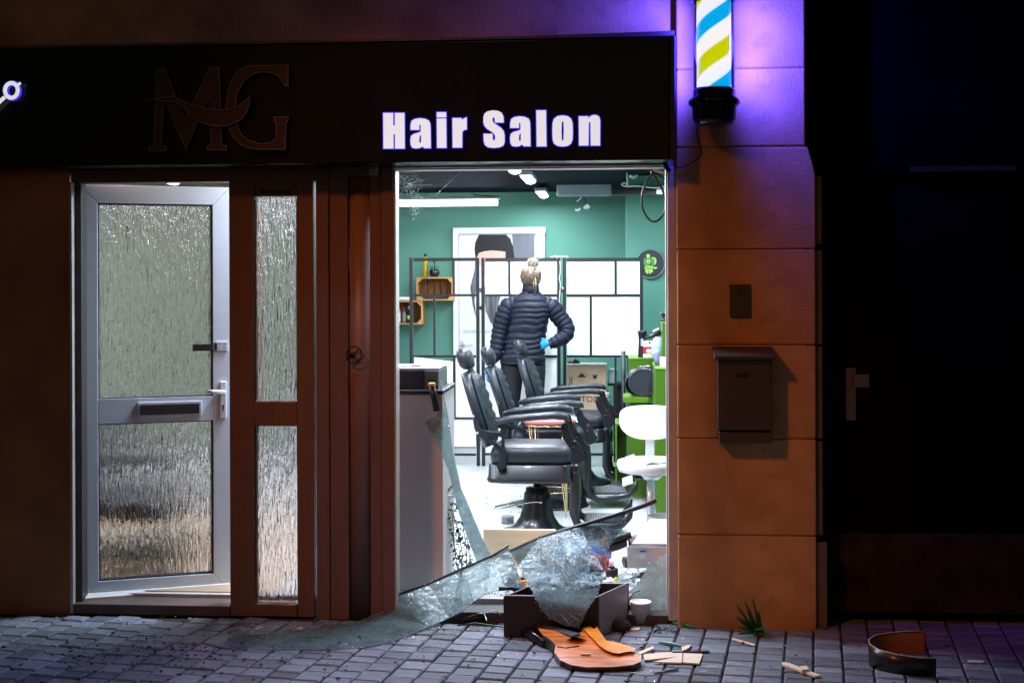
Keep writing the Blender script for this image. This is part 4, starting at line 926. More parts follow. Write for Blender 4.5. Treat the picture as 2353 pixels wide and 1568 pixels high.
# pink topped wire stool
p = G(1262, 1186, IFL); sx0 = p.x; sy0 = p.y + .1
t = thing('wire_stool', 'stool with round pink seat and thin gold wire legs', 'stool', (sx0, sy0 , IFL))
hs = 0.50
hs = (P(1262, 960, sy0).z - IFL)
q = MB(); q.lathe([(.14, hs-.035), (.178, hs-.03), (.185, hs-.012), (.175, hs), (.10, hs+.006)], n=32); obj('seat', q, M_pink, t, world=False)
q = MB(); q.tube([(.172*math.cos(a), .172*math.sin(a), hs-.042) for a in [2*PI*k/32 for k in range(33)]], .005, 6); q.tube([(.15*math.cos(a), .15*math.sin(a), .17) for a in [2*PI*k/32 for k in range(33)]], .004, 6); obj('ring', q, M_gold, t, world=False)
for k in range(4):
    a = PI/4 + k*PI/2; c_, s_ = math.cos(a), math.sin(a); q = MB()
    for dd in (-.03, .03): q.tube([((.165)*c_ - s_*dd, .165*s_ + c_*dd, hs-.04), (.14*c_ - s_*dd*.6, .14*s_ + c_*dd*.6, .25), (.165*c_, .165*s_, .0)], .004, 6)
    obj('leg', q, M_gold, t, world=False)
q = MB(); p = P(1300, 1140, 3.0); q.lathe([(.13, 0), (.15, .02), (.155, .16), (.14, .17), (.03, .18)], (p.x, 3.0, IFL), 24); o_ = obj('floor_drum', q, M_cast, label='glossy black drum shaped pouffe behind the nearest chair base', cat='pouffe')
q = MB(); q.lathe([(.157, .10), (.157, .112)], (p.x, 3.0, IFL), 24)

# ---- person
pp_ = P(1218, 900, 4.6)
PX, PY = pp_.x, 4.6
def pl(cx, cy_, crop=1):
    if crop == 1: vx = .6879*(1300 + cx/2.3755); vy = .6879*(540 + cy_/2.3755)
    else: vx = .6879*(1300 + cx/2.401); vy = .6879*(1150 + cy_/2.401)
    w = P(vx, vy, PY); return w.x - PX, w.z - IFL
per = thing('person', 'person in navy quilted jacket and blue gloves, back turned, hand on hip', 'person', (PX, PY, IFL))
# jacket torso rings: (left edge, right edge, crop y)
prof = [(1068, 1172, 1004, 1), (1052, 1190, 1030, 1), (1010, 1225, 1058, 1), (975, 1262, 1090, 1), (955, 1285, 1125, 1), (950, 1290, 1170, 1), (958, 1278, 1215, 1), (955, 1262, 1260, 1), (945, 1252, 1310, 1), (935, 1243, 1360, 1), (925, 1238, 1410, 1), (915, 1236, 1460, 1), (905, 1232, 1520, 1), (893, 1245, 90, 2), (890, 1248, 150, 2)]
pf = []
for a, b_, y_, c_ in prof: x0, z0 = pl(a, y_, c_); x1, _ = pl(b_, y_, c_); pf.append((x0, x1, z0))
dep = [.062, .066, .080, .098, .112, .120, .122, .120, .118, .116, .118, .124, .130, .134, .132]
NJ = 40
def interp(z):
    for i in range(len(pf)-1):
        if pf[i][2] >= z >= pf[i+1][2]:
            u = (pf[i][2]-z)/(pf[i][2]-pf[i+1][2]); return pf[i][0]*(1-u)+pf[i+1][0]*u, pf[i][1]*(1-u)+pf[i+1][1]*u, dep[i]*(1-u)+dep[i+1]*u
    i = len(pf)-1; return pf[i][0], pf[i][1], dep[i]
zt_, zb_ = pf[0][2], pf[-1][2]; seams = .052
rs = []; NZ = 110
for i in range(NZ+1):
    z = zt_ + (zb_-zt_)*i/NZ; x0, x1, d = interp(z); ring = []
    for j in range(NJ):
        a = 2*PI*j/NJ; sag = .010*math.cos(a*1.0 - PI/2)*1.2 + .006*math.sin(3*a + z*6)
        ph = (z + sag + .016*noise.noise(Vector((math.cos(a)*1.4 + 9, z*2.5, 3))) + .012*math.sin(z*23) + .004*noise.noise(Vector((math.cos(a)*2, math.sin(a)*2, z*5)))*3) / seams
        k = abs(math.sin(PI*ph))**.55; puff = .012 * k * min(1, i/8) 
        wr = .007*noise.noise(Vector((math.cos(a)*6, math.sin(a)*6, z*30)))
        ex = 2.5
        cx_ = math.copysign(abs(math.cos(a))**(2/ex), math.cos(a)); sy_ = math.copysign(abs(math.sin(a))**(2/ex), math.sin(a))
        ring.append(((x0+x1)/2 + cx_*((x1-x0)/2*1.0 - .008 + puff + wr), sy_*(d - .008 + puff*1.1 + wr) + .03*(z - 1.2), z))
    rs.append(ring)
q = MB(); q.rings(rs); jk = obj('jacket', q, M_jacket, per, world=False, label='navy quilted puffer jacket')
def sleeve(path, rad, nm='sleeve'):
    # densify
    pts = [Vector(p) for p in path]; out = []; rr_ = []
    for i in range(len(pts)-1):
        p0 = pts[max(i-1, 0)]; p1 = pts[i]; p2 = pts[i+1]; p3 = pts[min(i+2, len(pts)-1)]
        for k in range(16):
            u = k/16; out.append(.5*((2*p1)+(p2-p0)*u+(2*p0-5*p1+4*p2-p3)*u*u+(3*p1-p0-3*p2+p3)*u**3)); rr_.append(rad[i]*(1-u)+rad[i+1]*u)
    out.append(pts[-1]); rr_.append(rad[-1]); s_ = 0; L_ = []
    for i, p in enumerate(out):
        if i: s_ += (p - out[i-1]).length
        L_.append(s_)
    rr2 = [r_*1.07 - .006 + .012*abs(math.sin(PI*L/.047))**.5 for r_, L in zip(rr_, L_)]
    q = MB(); q.tube(out, rr2, 20); return obj(nm, q, M_jacket, jk, world=False)
def p3(cx, cy_, y, c_=1): x_, z_ = pl(cx, cy_, c_); return (x_, y, z_)
sleeve([p3(1010, 1125, .0), p3(945, 1150, .0), p3(905, 1240, .0), p3(880, 1340, .005), p3(862, 1430, -.01), p3(845, 1530, -.03), p3(822, 105, -.05, 2), p3(815, 165, -.06, 2)], [.052, .070, .070, .064, .058, .052, .046, .036])
sleeve([p3(1225, 1125, .0), p3(1295, 1160, .0), p3(1350, 1235, .01), p3(1405, 1310, .0), p3(1400, 1375, -.03), p3(1340, 1415, -.07), p3(1275, 1445, -.09)], [.052, .072, .068, .062, .056, .048, .036])
q = MB(); x0, z0 = pl(1120, 1000); q.lathe([(.078, z0-.05), (.074, z0-.01), (.070, z0+.022), (.062, z0+.026)], (x0, .015, 0), 24); obj('collar', q, M_jacket, jk, world=False)
# head with neck (faces away from the street, bowed)
hx, hz = pl(1120, 922); q = MB(); rs = []
for i in range(19):
    t_ = PI*(.03 + .94*i/18); z = -math.cos(t_); w = math.sin(t_)
    ring = []
    for j in range(24):
        a = 2*PI*j/24; x_ = w*math.cos(a)*.070; y_ = w*math.sin(a)*.088
        if y_ > 0 and z < .1: y_ *= .92 + .1*z; x_ *= 1 - .22*max(0, .1-z)
        f_ = 0
        if y_ > .04:
            ax = abs(x_)
            if ax < .012 and -.35 < z < .15: f_ = .020*(1 - abs(z+.18)/.35)*(1-ax/.012)   # nose
            elif .015 < ax < .04 and .0 < z < .25: f_ = -.008
            elif ax < .022 and -.62 < z < -.48: f_ = .004
        ring.append((x_, y_ + f_, z*.108))
    rs.append(ring)
Mh = Matrix.Translation((hx, .035, hz)) @ Matrix.Rotation(R(14), 4, 'X') @ Matrix.Diagonal((1.18, 1.12, .88, 1))
q.rings(rs, M=Mh); q.tube([(hx, .0, hz-.16), (hx, .01, hz-.06)], .048, 16)
for sgn in (-1, 1): q.ball((hx+sgn*.071, .03, hz-.012), (.010, .018, .030))
obj('head', q, M_skin, per, world=False)
# hair cap + strands + bun
q = MB(); rs = []
for i in range(15):
    t_ = PI*(.0 + .86*i/14) ; z = math.cos(t_); w = max(.02, math.sin(t_))
    rs.append([(w*math.cos(a)*.078*(1+.03*math.sin(9*a)), (w*math.sin(a)*.096 if math.sin(a) < .3 else min(w*math.sin(a)*.096, .055 + .03*z)), z*.112 + .006) for a in [2*PI*j/40 for j in range(40)]])
q.rings(rs, M=Mh @ Matrix.Translation((0, -.006, .012))); hair = obj('hair', q, M_hairdk, per, world=False)
q = MB(); rr = random.Random(21); bun = Vector((hx + .020, .0, hz + .122))
for k in range(150):
    a = rr.uniform(-2.9, -.25); t0 = rr.uniform(.25, 2.35)
    p0 = Mh @ Vector((math.sin(t0)*math.cos(a)*.083, math.sin(t0)*math.sin(a)*.102 - .006, math.cos(t0)*.118 + .018))
    p1 = p0.lerp(bun, .5); dv = (p1 - Mh.translation).normalized(); p1 = Mh.translation + dv*max((p1-Mh.translation).length, .108 + rr.uniform(0, .010)); q.tube([p0, p1, bun + Vector((rr.gauss(0, .015), rr.gauss(0, .012), -.01))], [.0012, .0028, .0015], 4)
obj('swept_up_strands', q, M_hair, hair, world=False, kind='stuff')
q = MB()
for k in range(90):
    c_ = bun + Vector((rr.gauss(0, .008), rr.gauss(0, .008), rr.gauss(.008, .006))); r_ = rr.uniform(.022, .046); ax = Vector((rr.gauss(0, 1), rr.gauss(0, 1), rr.gauss(0, 1))).normalized(); u_ = ax.orthogonal().normalized(); v_2 = ax.cross(u_)
    q.tube([c_ + (u_*math.cos(s_) + v_2*math.sin(s_))*r_ for s_ in [rr.uniform(0, 1) + k2*.7 for k2 in range(7)]], .0022, 4)
q.ball(tuple(bun), .030)
for k in range(26): d_ = Vector((rr.gauss(0, 1), rr.gauss(0, .5), abs(rr.gauss(0, 1)))).normalized(); q.tube([bun + d_*.02, bun + d_*.055, bun + d_*.07 + Vector((rr.gauss(0,.02), 0, -.01))], [.002, .0016, .0006], 4)
obj('hair_bun', q, M_hair, hair, world=False, kind='stuff')
q = MB()
for k in range(7): x_ = hx + .03 + rr.uniform(-.02, .02); q.tube([(x_, -.062, hz+.02), (x_+.01, -.070, hz-.05), (x_ + rr.uniform(0, .02), -.066, hz-.12 - rr.uniform(0, .03))], [.003, .0025, .0008], 4)
obj('loose_strands', q, M_hair, hair, world=False, kind='stuff')
# trousers
def leg(xa, xb, ys):
    q = MB(); q.tube([(xa, .0, .98), (xa*.98 + xb*.02, .0, .86), ((xa+xb)/2, .0, .52), (xb, .01, .30), (xb, .015, .08)], [.098, .098, .064, .058, .048], 16); return q
q = leg(pl(985, 150, 2)[0], pl(985, 150, 2)[0]-.02, 0); tr_ = obj('trousers', MB().add(q.v, q.f, True), M_trouser, per, world=False)
q = leg(pl(1160, 150, 2)[0], pl(1160, 150, 2)[0]+.02, 0); obj('trouser_leg', q, M_trouser, tr_, world=False)
for xs in (pl(985, 150, 2)[0]-.02, pl(1160, 150, 2)[0]+.02):
    q = MB(); rs = []
    for (yy, w, h) in ((-.075, .028, .05), (-.06, .04, .075), (0, .045, .085), (.08, .045, .06), (.15, .042, .045), (.185, .02, .03)):
        rs.append([(xs + w*math.cos(a), yy, max(0, h/2 + h/2*math.sin(a)*1.0)) for a in [2*PI*j/14 for j in range(14)]])
    q.rings(rs); obj('shoe', q, M_black, per, world=False)
def hand(name, root, dirv, palmn, label, curl=.5):
    d = Vector(dirv).normalized(); n_ = Vector(palmn).normalized(); s_ = d.cross(n_).normalized(); r0 = Vector(root); q = MB()
    rs = []
    for (u, w, h) in ((-.02, .024, .018), (.0, .026, .018), (.03, .036, .016), (.06, .040, .014), (.085, .038, .012), (.092, .03, .008)):
        rs.append([tuple(r0 + d*u + s_*(w*math.cos(a)) + n_*(h*math.sin(a))) for a in [2*PI*j/14 for j in range(14)]])
    q.rings(rs)
    for k, (off, ln) in enumerate(((-.028, .070), (-.0095, .080), (.0095, .075), (.027, .058))):
        p0 = r0 + d*.078 + s_*off; a1 = (d + n_*curl*.5).normalized(); a2 = (d + n_*curl*1.2).normalized(); a3 = (d*.6 + n_*curl*1.6).normalized()
        p1 = p0 + a1*ln*.42; p2_ = p1 + a2*ln*.32; p3_ = p2_ + a3*ln*.26; q.tube([p0 - d*.01, p0, p1, p2_, p3_], [.0095, .0095, .0088, .008, .0055], 8)
    p0 = r0 + d*.02 - s_*.03; q.tube([p0 + s_*.012, p0, p0 - s_*.02 + d*.025 + n_*.008, p0 - s_*.022 + d*.055 + n_*.016], [.013, .012, .010, .007], 8)
    return obj(name, q, M_glove, per, world=False, label=label)
x_, z_ = pl(815, 170, 2); hand('gloved_hand', (x_, -.06, z_), (-.02, -.05, -1), (.3, .95, 0), 'blue gloved hand hanging down')
x_, z_ = pl(1262, 1440); hand('gloved_hand', (x_, -.095, z_+.008), (-1, .25, -.25), (0, 1, -.1), 'blue gloved hand on the hip', .6)

# ---- right side: green stations and what stands on them
def cab(xa, ya, xb, yb, Y0, Y1, label, hasp=False, grp='lime green salon cabinets', toz=None):
    a = P(xa, ya, Y0); b_ = P(xb, yb, Y0); t = thing('green_cabinet', label, 'cabinet', ((a.x+b_.x)/2, (Y0+Y1)/2, IFL), 0, grp)
    m = MB(); m.box((a.x, Y0, IFL), (b_.x, Y1, a.z-.013)); obj('carcass', m, M_limegreen, t, bevel=.002)
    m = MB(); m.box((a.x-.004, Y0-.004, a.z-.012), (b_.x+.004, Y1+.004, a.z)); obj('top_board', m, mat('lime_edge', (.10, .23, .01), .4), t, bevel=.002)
    return t, a
t, a = cab(1445, 822, 1560, 1170, 3.9, 4.35, 'tall lime green cabinet with a chrome flight-case handle'); t2 = t
hc = P(1480, 850, 3.88); q = MB(); q.box((hc.x-.05, 3.885, hc.z-.006), (hc.x+.05, 3.898, hc.z+.035)); hdp = obj('handle_plate', q, M_chrome, t2, bevel=.004)
q = MB(); q.tube([(hc.x-.042, 3.875, hc.z+.006), (hc.x-.040, 3.86, hc.z-.035), (hc.x-.022, 3.86, hc.z-.052), (hc.x+.022, 3.86, hc.z-.052), (hc.x+.040, 3.86, hc.z-.035), (hc.x+.042, 3.875, hc.z+.006)], .0065, 8); obj('handle_ring', q, M_chrome, hdp)
t, a = cab(1506, 845, 1620, 1172, 2.7, 3.4, 'near lime green cabinet half hidden by the right window jamb')
t, a = cab(1521, 740, 1620, 846, 3.5, 3.8, 'tallest narrow lime green tower at the window jamb')
# green shelf and open box
q = MB(); a = P(1432, 912, 3.5); b_ = P(1507, 925, 3.5); q.box((a.x, 3.5, b_.z), (b_.x, 3.87, a.z)); obj('green_shelf', q, mat('lime_edge', (.10, .23, .01), .4), bevel=.002, label='thin green shelf board carrying the black basin', cat='shelf')
t = thing('open_green_box', 'open fronted green box with dark inside below the shelf', 'box', P(1435, 1110, 3.3))
a = P(1413, 973, 3.3); b_ = P(1440, 1110, 3.3); q = MB(); q.box((a.x, 3.3, b_.z), (a.x+.012, 3.7, a.z)); obj('side_panel', q, mat('lime_edge', (.10, .23, .01), .4), t)
q = MB(); q.box((a.x+.013, 3.3, a.z-.012), (b_.x+.08, 3.7, a.z)); obj('top_panel', q, M_limegreen, t); q = MB(); q.box((a.x+.013, 3.45, b_.z), (b_.x, 3.46, a.z-.013)); obj('back_panel', q, mat('shaded_lime', (.03, .07, .005), .6), t)  # back panel: darker green paints the shade inside the open box
q = MB(); q.box((b_.x+.001, 3.3, b_.z-.1), (X(1508, 3.3), 3.32, a.z-.013)); obj('front_panel', q, M_limegreen, t)
# wash basin (black, tilted bowl)
bc_ = P(1472, 895, 3.45); t = thing('wash_basin', 'black moulded hair wash basin resting on the green shelf', 'basin', (bc_.x, 3.5, P(1472, 912, 3.5).z))
q = MB(); rs = []
for (u, w, h) in ((-.02, .115, .10), (0, .125, .115), (.06, .12, .11), (.12, .10, .09), (.16, .05, .05)):
    rs.append([(w*math.cos(a), u + .05, max(.0, h*.95 + h*math.sin(a))) for a in [2*PI*j/26 for j in range(26)]])
q.rings(rs, cap=False); q.rings([[(w*math.cos(a) + .02, y_, max(.01, .11 + w*.95*math.sin(a))) for a in [2*PI*j/26 for j in range(26)]] for w, y_ in ((.118, .03), (.10, .028), (.09, .05), (.05, .10), (.01, .11))]); obj('bowl', q, mat('basin_black', (.03, .033, .045), .4), t, world=False)
cable([(1520, 880), (1508, 884), (1500, 893), (1496, 910), (1496, 922)], 3.3, .005, 'black shower hose curving over the basin')
cable([(1506, 862), (1500, 868), (1494, 880), (1491, 905), (1491, 925)], 3.35, .003, 'thin black wire hanging beside the basin hose')
# hair tools standing on the cabinet
cz_ = P(1473, 822, 3.9).z + .001
p = P(1475, 822, 4.0); t = thing('spray_bottle', 'slim black spray bottle standing on the green cabinet', 'bottle', (p.x, 4.0, cz_))
q = MB(); q.lathe([(.033, 0), (.034, .01), (.03, .08), (.027, .14), (.034, .19), (.040, .205), (.030, .215)], n=18); obj('body', q, M_black, t, world=False)
q = MB(); q.tube([(.03, 0, .19), (.055, 0, .165), (.07, 0, .15)], [.009, .007, .005], 6); obj('trigger', q, M_black, t, world=False)
q = MB(); q.box((-.012, -.031, .09), (.010, -.027, .15)); obj('badge', q, M_silver, t, world=False)
p = P(1490, 822, 3.95); t = thing('red_white_tub', 'white tub with a red label band beside the spray bottle', 'tub', (p.x, 3.98, cz_))
q = MB(); q.box((-.045, -.03, 0), (.045, .03, .03)); obj('lower_band', q, M_whitep, t, world=False, bevel=.004); q = MB(); q.box((-.045, -.03, .0305), (.045, .03, .08)); obj('red_band', q, M_red, t, world=False, bevel=.003); q = MB(); q.box((-.044, -.029, .0805), (.044, .029, .13)); obj('white_top', q, M_whitep, t, world=False, bevel=.01)
q = MB(); q.prism([[(-.02, .042), (0, .036), (.02, .042), (.02, .064), (0, .070), (-.02, .064)]], lambda u, v, d: (u, d, v), -.0315, -.0302); obj('label_mark', q, M_whitep, t, world=False)
p = P(1510, 792, 3.85); q = MB(); vs = []; rr = random.Random(8)
q.rings([[(p.x + w*math.cos(a) + rr.uniform(-.006, .006), 3.8 + w*.6*math.sin(a) + rr.uniform(-.006, .006), p.z + z_) for a in [2*PI*j/14 for j in range(14)]] for w, z_ in ((.045, -.085), (.055, -.06), (.05, -.02), (.055, .02), (.03, .05), (.01, .065))]); obj('plastic_bag', q, mat('bag_blue', (.45, .66, .75), .25, var=.4, vscale=40), label='crumpled pale blue plastic packet among the hair tools', cat='packet')
t = thing('hair_dryer', 'black and silver hair dryer lying on top of the packets', 'hair dryer', P(1500, 765, 3.85))
q = MB(); a = P(1483, 778, 3.85); b_ = P(1522, 760, 3.85); q.tube([a, a.lerp(b_, .3), a.lerp(b_, .6), b_], [.008, .014, .024, .026], 12); obj('barrel', q, M_black, t)
q = MB(); q.tube([P(1500, 762, 3.82), P(1514, 755, 3.82)], .011, 8); obj('silver_trim', q, M_silver, t)
q = MB(); q.tube([P(1490, 786, 3.8), P(1500, 789, 3.8), P(1512, 784, 3.8)], .009, 8); obj('clipper', q, M_black, label='small black clipper lying across the pale packets', cat='clipper')
q = MB(); a = P(1519, 842, 2.9); q.box((a.x-.01, 2.85, a.z-.01), (a.x+.09, 2.95, a.z+.07)); obj('white_carton', q, M_whitep, bevel=.003, label='small white carton on the near green cabinet', cat='carton')
q = MB(); a = P(1510, 825, 3.0); q.lathe([(.022, -.04), (.026, .0), (.02, .05), (.012, .06)], (a.x, 3.0, a.z), 14); obj('lilac_bottle', q, mat('lilac', (.2, .18, .3), .4), label='dark lilac bottle behind the white carton', cat='bottle')
q = MB(); a = P(1526, 738, 3.6); q.lathe([(.03, 0), (.035, .012), (.022, .02), (.022, .045), (.035, .055), (.033, .07)], (a.x, 3.6, a.z), 18); obj('black_jar', q, M_cast, label='black lidded jar on the tallest green tower', cat='jar')

# cardboard boxes behind screen's right panel
def carton(xa, ya, xb, yb, Y0, D, label):
    a = P(xa, ya, Y0); b_ = P(xb, yb, Y0); t = thing('cardboard_box', label, 'box', ((a.x+b_.x)/2, Y0, b_.z), 0, 'cardboard boxes stacked under the screen')
    m = MB(); m.box((a.x, Y0, b_.z), (b_.x, Y0+D, a.z)); obj('box_body', m, M_card, t, bevel=.003)
    m = MB(); m.box((a.x-.003, Y0-.003, a.z+.001), (b_.x+.004, Y0+D, a.z+.008), Matrix.Translation((0, 0, 0))); obj('flap', m, M_whitep, t); return t, a, b_
t, a, b_ = carton(1302, 838, 1393, 902, 5.2, .25, 'upper brown cardboard box with printed arrow symbols')
q = MB(); Yf = 5.198
def pr2(pts): q = MB(); q.prism([pts], lambda u, v, d: tuple(P(u, v, Yf + d)), -.001, 0); obj('printed_symbol', q, M_print, t)
pr2([(1326, 866), (1336, 856), (1346, 866)])
for x_ in (1308, 1312.5): pr2([(x_, 868), (x_+2, 868), (x_+2, 880), (x_, 880)])
pr2([(1362, 862), (1371, 862), (1371, 867), (1367, 871), (1362, 867)]); pr2([(1304, 866), (1316, 866), (1316, 867), (1304, 867)]); pr2([(1304, 882), (1316, 882), (1316, 883), (1304, 883)]); pr2([(1359, 860), (1374, 860), (1374, 861), (1359, 861)])
t, a, b_ = carton(1306, 904, 1398, 942, 5.12, .28, 'lower brown cardboard box with large printed lettering')
p = P(1357, 917, 5.117); text_mesh('AUTODOC', .074, Matrix.Translation(Vector((p.x, 5.117, p.z)) - Vector(t.location)) @ Matrix.Rotation(R(90), 4, 'X'), 'lettering', M_print, t)
q = MB(); a = P(1318, 838, 5.33); q.ball((a.x, 5.33, a.z+.01), (.06, .05, .045)); obj('dark_bundle', q, M_black, label='dark rounded bundle on top of the upper cardboard box', cat='bundle')
q = MB(); a = P(1378, 855, 5.05); b_ = P(1398, 872, 5.05)
t = thing('glass_jar', 'clear square jar on the dark table behind the boxes', 'jar', P(1410, 880, 5.3)); q = MB(); p = P(1408, 865, 5.3); q.lathe([(.04, -.06), (.045, -.05), (.045, .04), (.035, .055)], (p.x, 5.3, p.z), 16); obj('jar_body', q, mat('jar_glass', (.7, .78, .8), .15, trans=.5), t)
q = MB(); q.lathe([(.038, .056), (.038, .075)], (p.x, 5.3, p.z), 16); obj('jar_lid', q, M_whitep, t)
t = thing('dark_table', 'dark side table behind the boxes near the far green cabinet', 'table', P(1420, 1000, 5.0)); q = MB(); a = P(1396, 880, 5.22); b_ = P(1444, 886, 5.22); q.box((a.x, 5.22, b_.z), (b_.x-.03, 5.49, a.z)); obj('table_top', q, M_black, t)
q = MB(); q.box((a.x+.05, 5.3, IFL), (b_.x-.06, 5.34, b_.z)); obj('table_leg', q, M_black, t)
p = P(1432, 860, 4.4); t = thing('floor_stand', 'tall dark metal stand between screen and green cabinet', 'stand', (p.x, 4.4, IFL)); q = MB(); q.tube([(0, 0, .0), (0, 0, 1.05)], .018, 10); obj('pole', q, M_black, t, world=False); q = MB(); q.lathe([(.02, 0), (.16, .01), (.16, .02), (.03, .035)], n=20); obj('foot', q, M_black, t, world=False)

# ---- white swivel chair by the jamb
sc_c = P(1496, 1080, 1.35); t = thing('white_swivel_stool', 'white swivel stool with low curved backrest by the window jamb', 'stool', (sc_c.x, 1.45, IFL))
cx_ = sc_c.x
zs = P(1480, 1062, 1.3).z - IFL; q = MB(); rs = []
for (z_, r_) in ((-.075, .17), (-.07, .195), (-.03, .208), (-.008, .20), (.0, .17), (.004, .08)): rs.append([(r_*math.cos(a), r_*math.sin(a), zs + z_) for a in [2*PI*j/36 for j in range(36)]])
q.rings(rs); obj('seat', q, M_white, t, world=False)
q = MB(); zb0 = P(1480, 1008, 1.6).z - IFL; zb1 = P(1480, 932, 1.6).z - IFL; pts = []; W2 = (P(1570, 970, 1.6).x - P(1428, 970, 1.6).x)/2
for k in range(33):
    s_ = k/32*2*PI; x_ = math.copysign(abs(math.cos(s_))**.8, math.cos(s_))*W2; v = math.sin(s_); z_ = (zb0+zb1)/2 + (math.copysign(abs(v)**.45, v)*.5 if v > 0 else v*.55)*(zb1-zb0)
    pts.append((x_, z_))
rs = [[(x_*s_, .20 + dy - .10*(x_/W2)**2*0, (z_-(zb0+zb1)/2)*s_ + (zb0+zb1)/2) for x_, z_ in pts[:-1]] for s_, dy in ((.9, -.03), (.98, -.02), (1, .0), (.98, .02), (.9, .03))]
q.rings(rs); obj('backrest', q, M_white, t, world=False)
q = MB(); q.box((-.028, .20, zs - .10), (.028, .215, zb0 + .05)); obj('back_bar', q, M_silver, t, world=False, bevel=.003)
q = MB(); q.lathe([(.05, zs-.12), (.09, zs-.078)], n=16); q.lathe([(.025, .08), (.025, zs-.12)], n=16); obj('gas_lift', q, M_silver, t, world=False)
q = MB(); q.box((-.10, -.04, zs-.115), (.02, .04, zs-.078)); obj('mechanism', q, M_black, t, world=False, bevel=.006)
for k in range(5):
    a = k*2*PI/5 + .5; q = MB(); q.tube([(0, 0, .09), (.14*math.cos(a), .14*math.sin(a), .075), (.24*math.cos(a), .24*math.sin(a), .05)], [.02, .016, .012], 8); lg = obj('leg', q, M_silver, t, world=False)
    q = MB(); q.lathe([(.022, -.01), (.022, .01)], (.24*math.cos(a), .24*math.sin(a), .022), 12, axis='X'); obj('castor', q, M_black, lg, world=False)
q = MB(); pc_ = P(1520, 1078, 1.25)
rr = random.Random(4)
for k in range(7): leafblade(q, (pc_.x - .02 + rr.uniform(-.02, .03), 1.28, P(1500, 1066, 1.3).z + .012), (rr.uniform(-1, .3), rr.uniform(-.5, .2), rr.uniform(0, .1)), .08, .012, .2)
obj('leaf_sprig', q, mat('pale_leaf', (.15, .4, .2), .5), label='few green leaves dropped on the white stool seat', cat='leaves')

# ---- floor clutter inside, near the window
p = P(1190, 1255, .95); t = thing('wooden_board', 'pale wood board standing on edge before the nearest chair', 'wooden board', (p.x, 1.1, IFL))
a = P(1110, 1215, .95); b_ = P(1276, 1280, .95); q = MB(); q.box((a.x, .95, IFL), (b_.x, .985, a.z)); obj('front_board', q, M_pale, t, bevel=.002)
q = MB(); q.box((a.x+.03, .986, IFL), (a.x+.05, 1.03, a.z-.012)); obj('brace', q, M_pale, t)
p = G(1166, 1201, IFL); t = thing('grey_tin', 'small grey round tin standing on the white floor', 'tin', (p.x, p.y, IFL)); q = MB(); q.lathe([(.042, 0), (.043, .022), (.041, .023)], n=24); obj('tin_body', q, M_greyplas, t, world=False); q = MB(); q.lathe([(.041, .024), (.043, .026), (.043, .048), (.04, .05)], n=24); obj('tin_lid', q, M_greyplas, t, world=False)
# white storage box with open lid
t = thing('storage_box', 'white plastic storage box with its lid tilted open, right corner', 'box', P(1490, 1310, .55))
a = P(1441, 1255, .55); b_ = P(1545, 1305, .55); q = MB(); q.box((a.x, .55, b_.z), (b_.x, .553, a.z)); 
q = MB(); D = .3; th = .006
for lo, hi in (((a.x, .55, b_.z), (b_.x, .55+th, a.z)), ((a.x, .55+D-th, b_.z), (b_.x, .55+D, a.z)), ((a.x, .55+th, b_.z), (a.x+th, .55+D-th, a.z)), ((b_.x-th, .55+th, b_.z), (b_.x, .55+D-th, a.z)), ((a.x+th, .55+th, b_.z), (b_.x-th, .55+D-th, b_.z+th))): q.box(lo, hi)
obj('box_body', q, mat('box_grey', (.55, .56, .60), .4), t)
l0 = P(1452, 1250, .56); l1 = P(1492, 1196, .90); q = MB(); q.add([(l0.x, .56, l0.z), (b_.x+.05, .56, l0.z), (b_.x+.05, .92, l1.z), (l1.x, .92, l1.z), (l0.x, .56, l0.z+.008), (b_.x+.05, .56, l0.z+.008), (b_.x+.05, .92, l1.z+.008), (l1.x, .92, l1.z+.008)], [(0,1,2,3),(4,5,6,7),(0,1,5,4),(1,2,6,5),(2,3,7,6),(3,0,4,7)]); obj('lid', q, M_whitep, t, bevel=.002)
q = MB(); s0 = P(1472, 1264, .549); q.box((s0.x-.008, .5485, s0.z-.045), (s0.x+.03, .5495, s0.z+.004)); stk = obj('sticker', q, M_silver, t); q = MB(); q.box((s0.x-.006, .5475, s0.z-.008), (s0.x+.028, .5483, s0.z+.002)); obj('sticker_band', q, M_blue, stk)
# globe lamp
p = P(1310, 1283, .62); gr = .099; q = MB(); q.lathe([(.05*1, gr), (.03, gr + .0)], n=8)
t = thing('globe_lampshade', 'white glass globe lampshade lying behind the shattered pane', 'lampshade', (p.x, .62, IFL)); q = MB(); q.ball((0, 0, gr), gr, 32, 20); obj('globe', q, M_globe, t, world=False)
q = MB(); q.lathe([(.016, -gr-.002), (.012, -gr+.01)], (.035, 0, gr-.005), 14, axis='Y'); obj('neck_opening', q, M_greyplas, t, world=False)
# assorted spilled products: each its own thing
def tub(px, py, Y, r, h, m_, label, name='tub', lie=None, capm=None):
    p = P(px, py, Y); t = thing(name, label, name.replace('_', ' '), (p.x, Y, IFL + (r if lie is not None else 0)))
    Mt = Matrix.Rotation(R(lie), 4, 'Z') @ Matrix.Rotation(R(90), 4, 'Y') if lie is not None else Matrix()
    q = MB(); q.lathe([(r*.92, 0), (r, r*.15), (r, h*.75), (r*.55, h*.82)], n=18, M=Mt); obj('body', q, m_, t, world=False)
    q = MB(); q.lathe([(r*.5, h*.83), (r*.5, h)], n=12, M=Mt); obj('cap', q, capm or m_, t, world=False); return t
tub(1250, 1340, .42, .035, .10, M_whitep, 'white bottle with red cap standing left of the lampshade', 'bottle', None, M_red)
tub(1180, 1300, .50, .03, .12, M_whitep, 'white bottle with red cap tipped over near glass edge', 'bottle', 70, M_red)
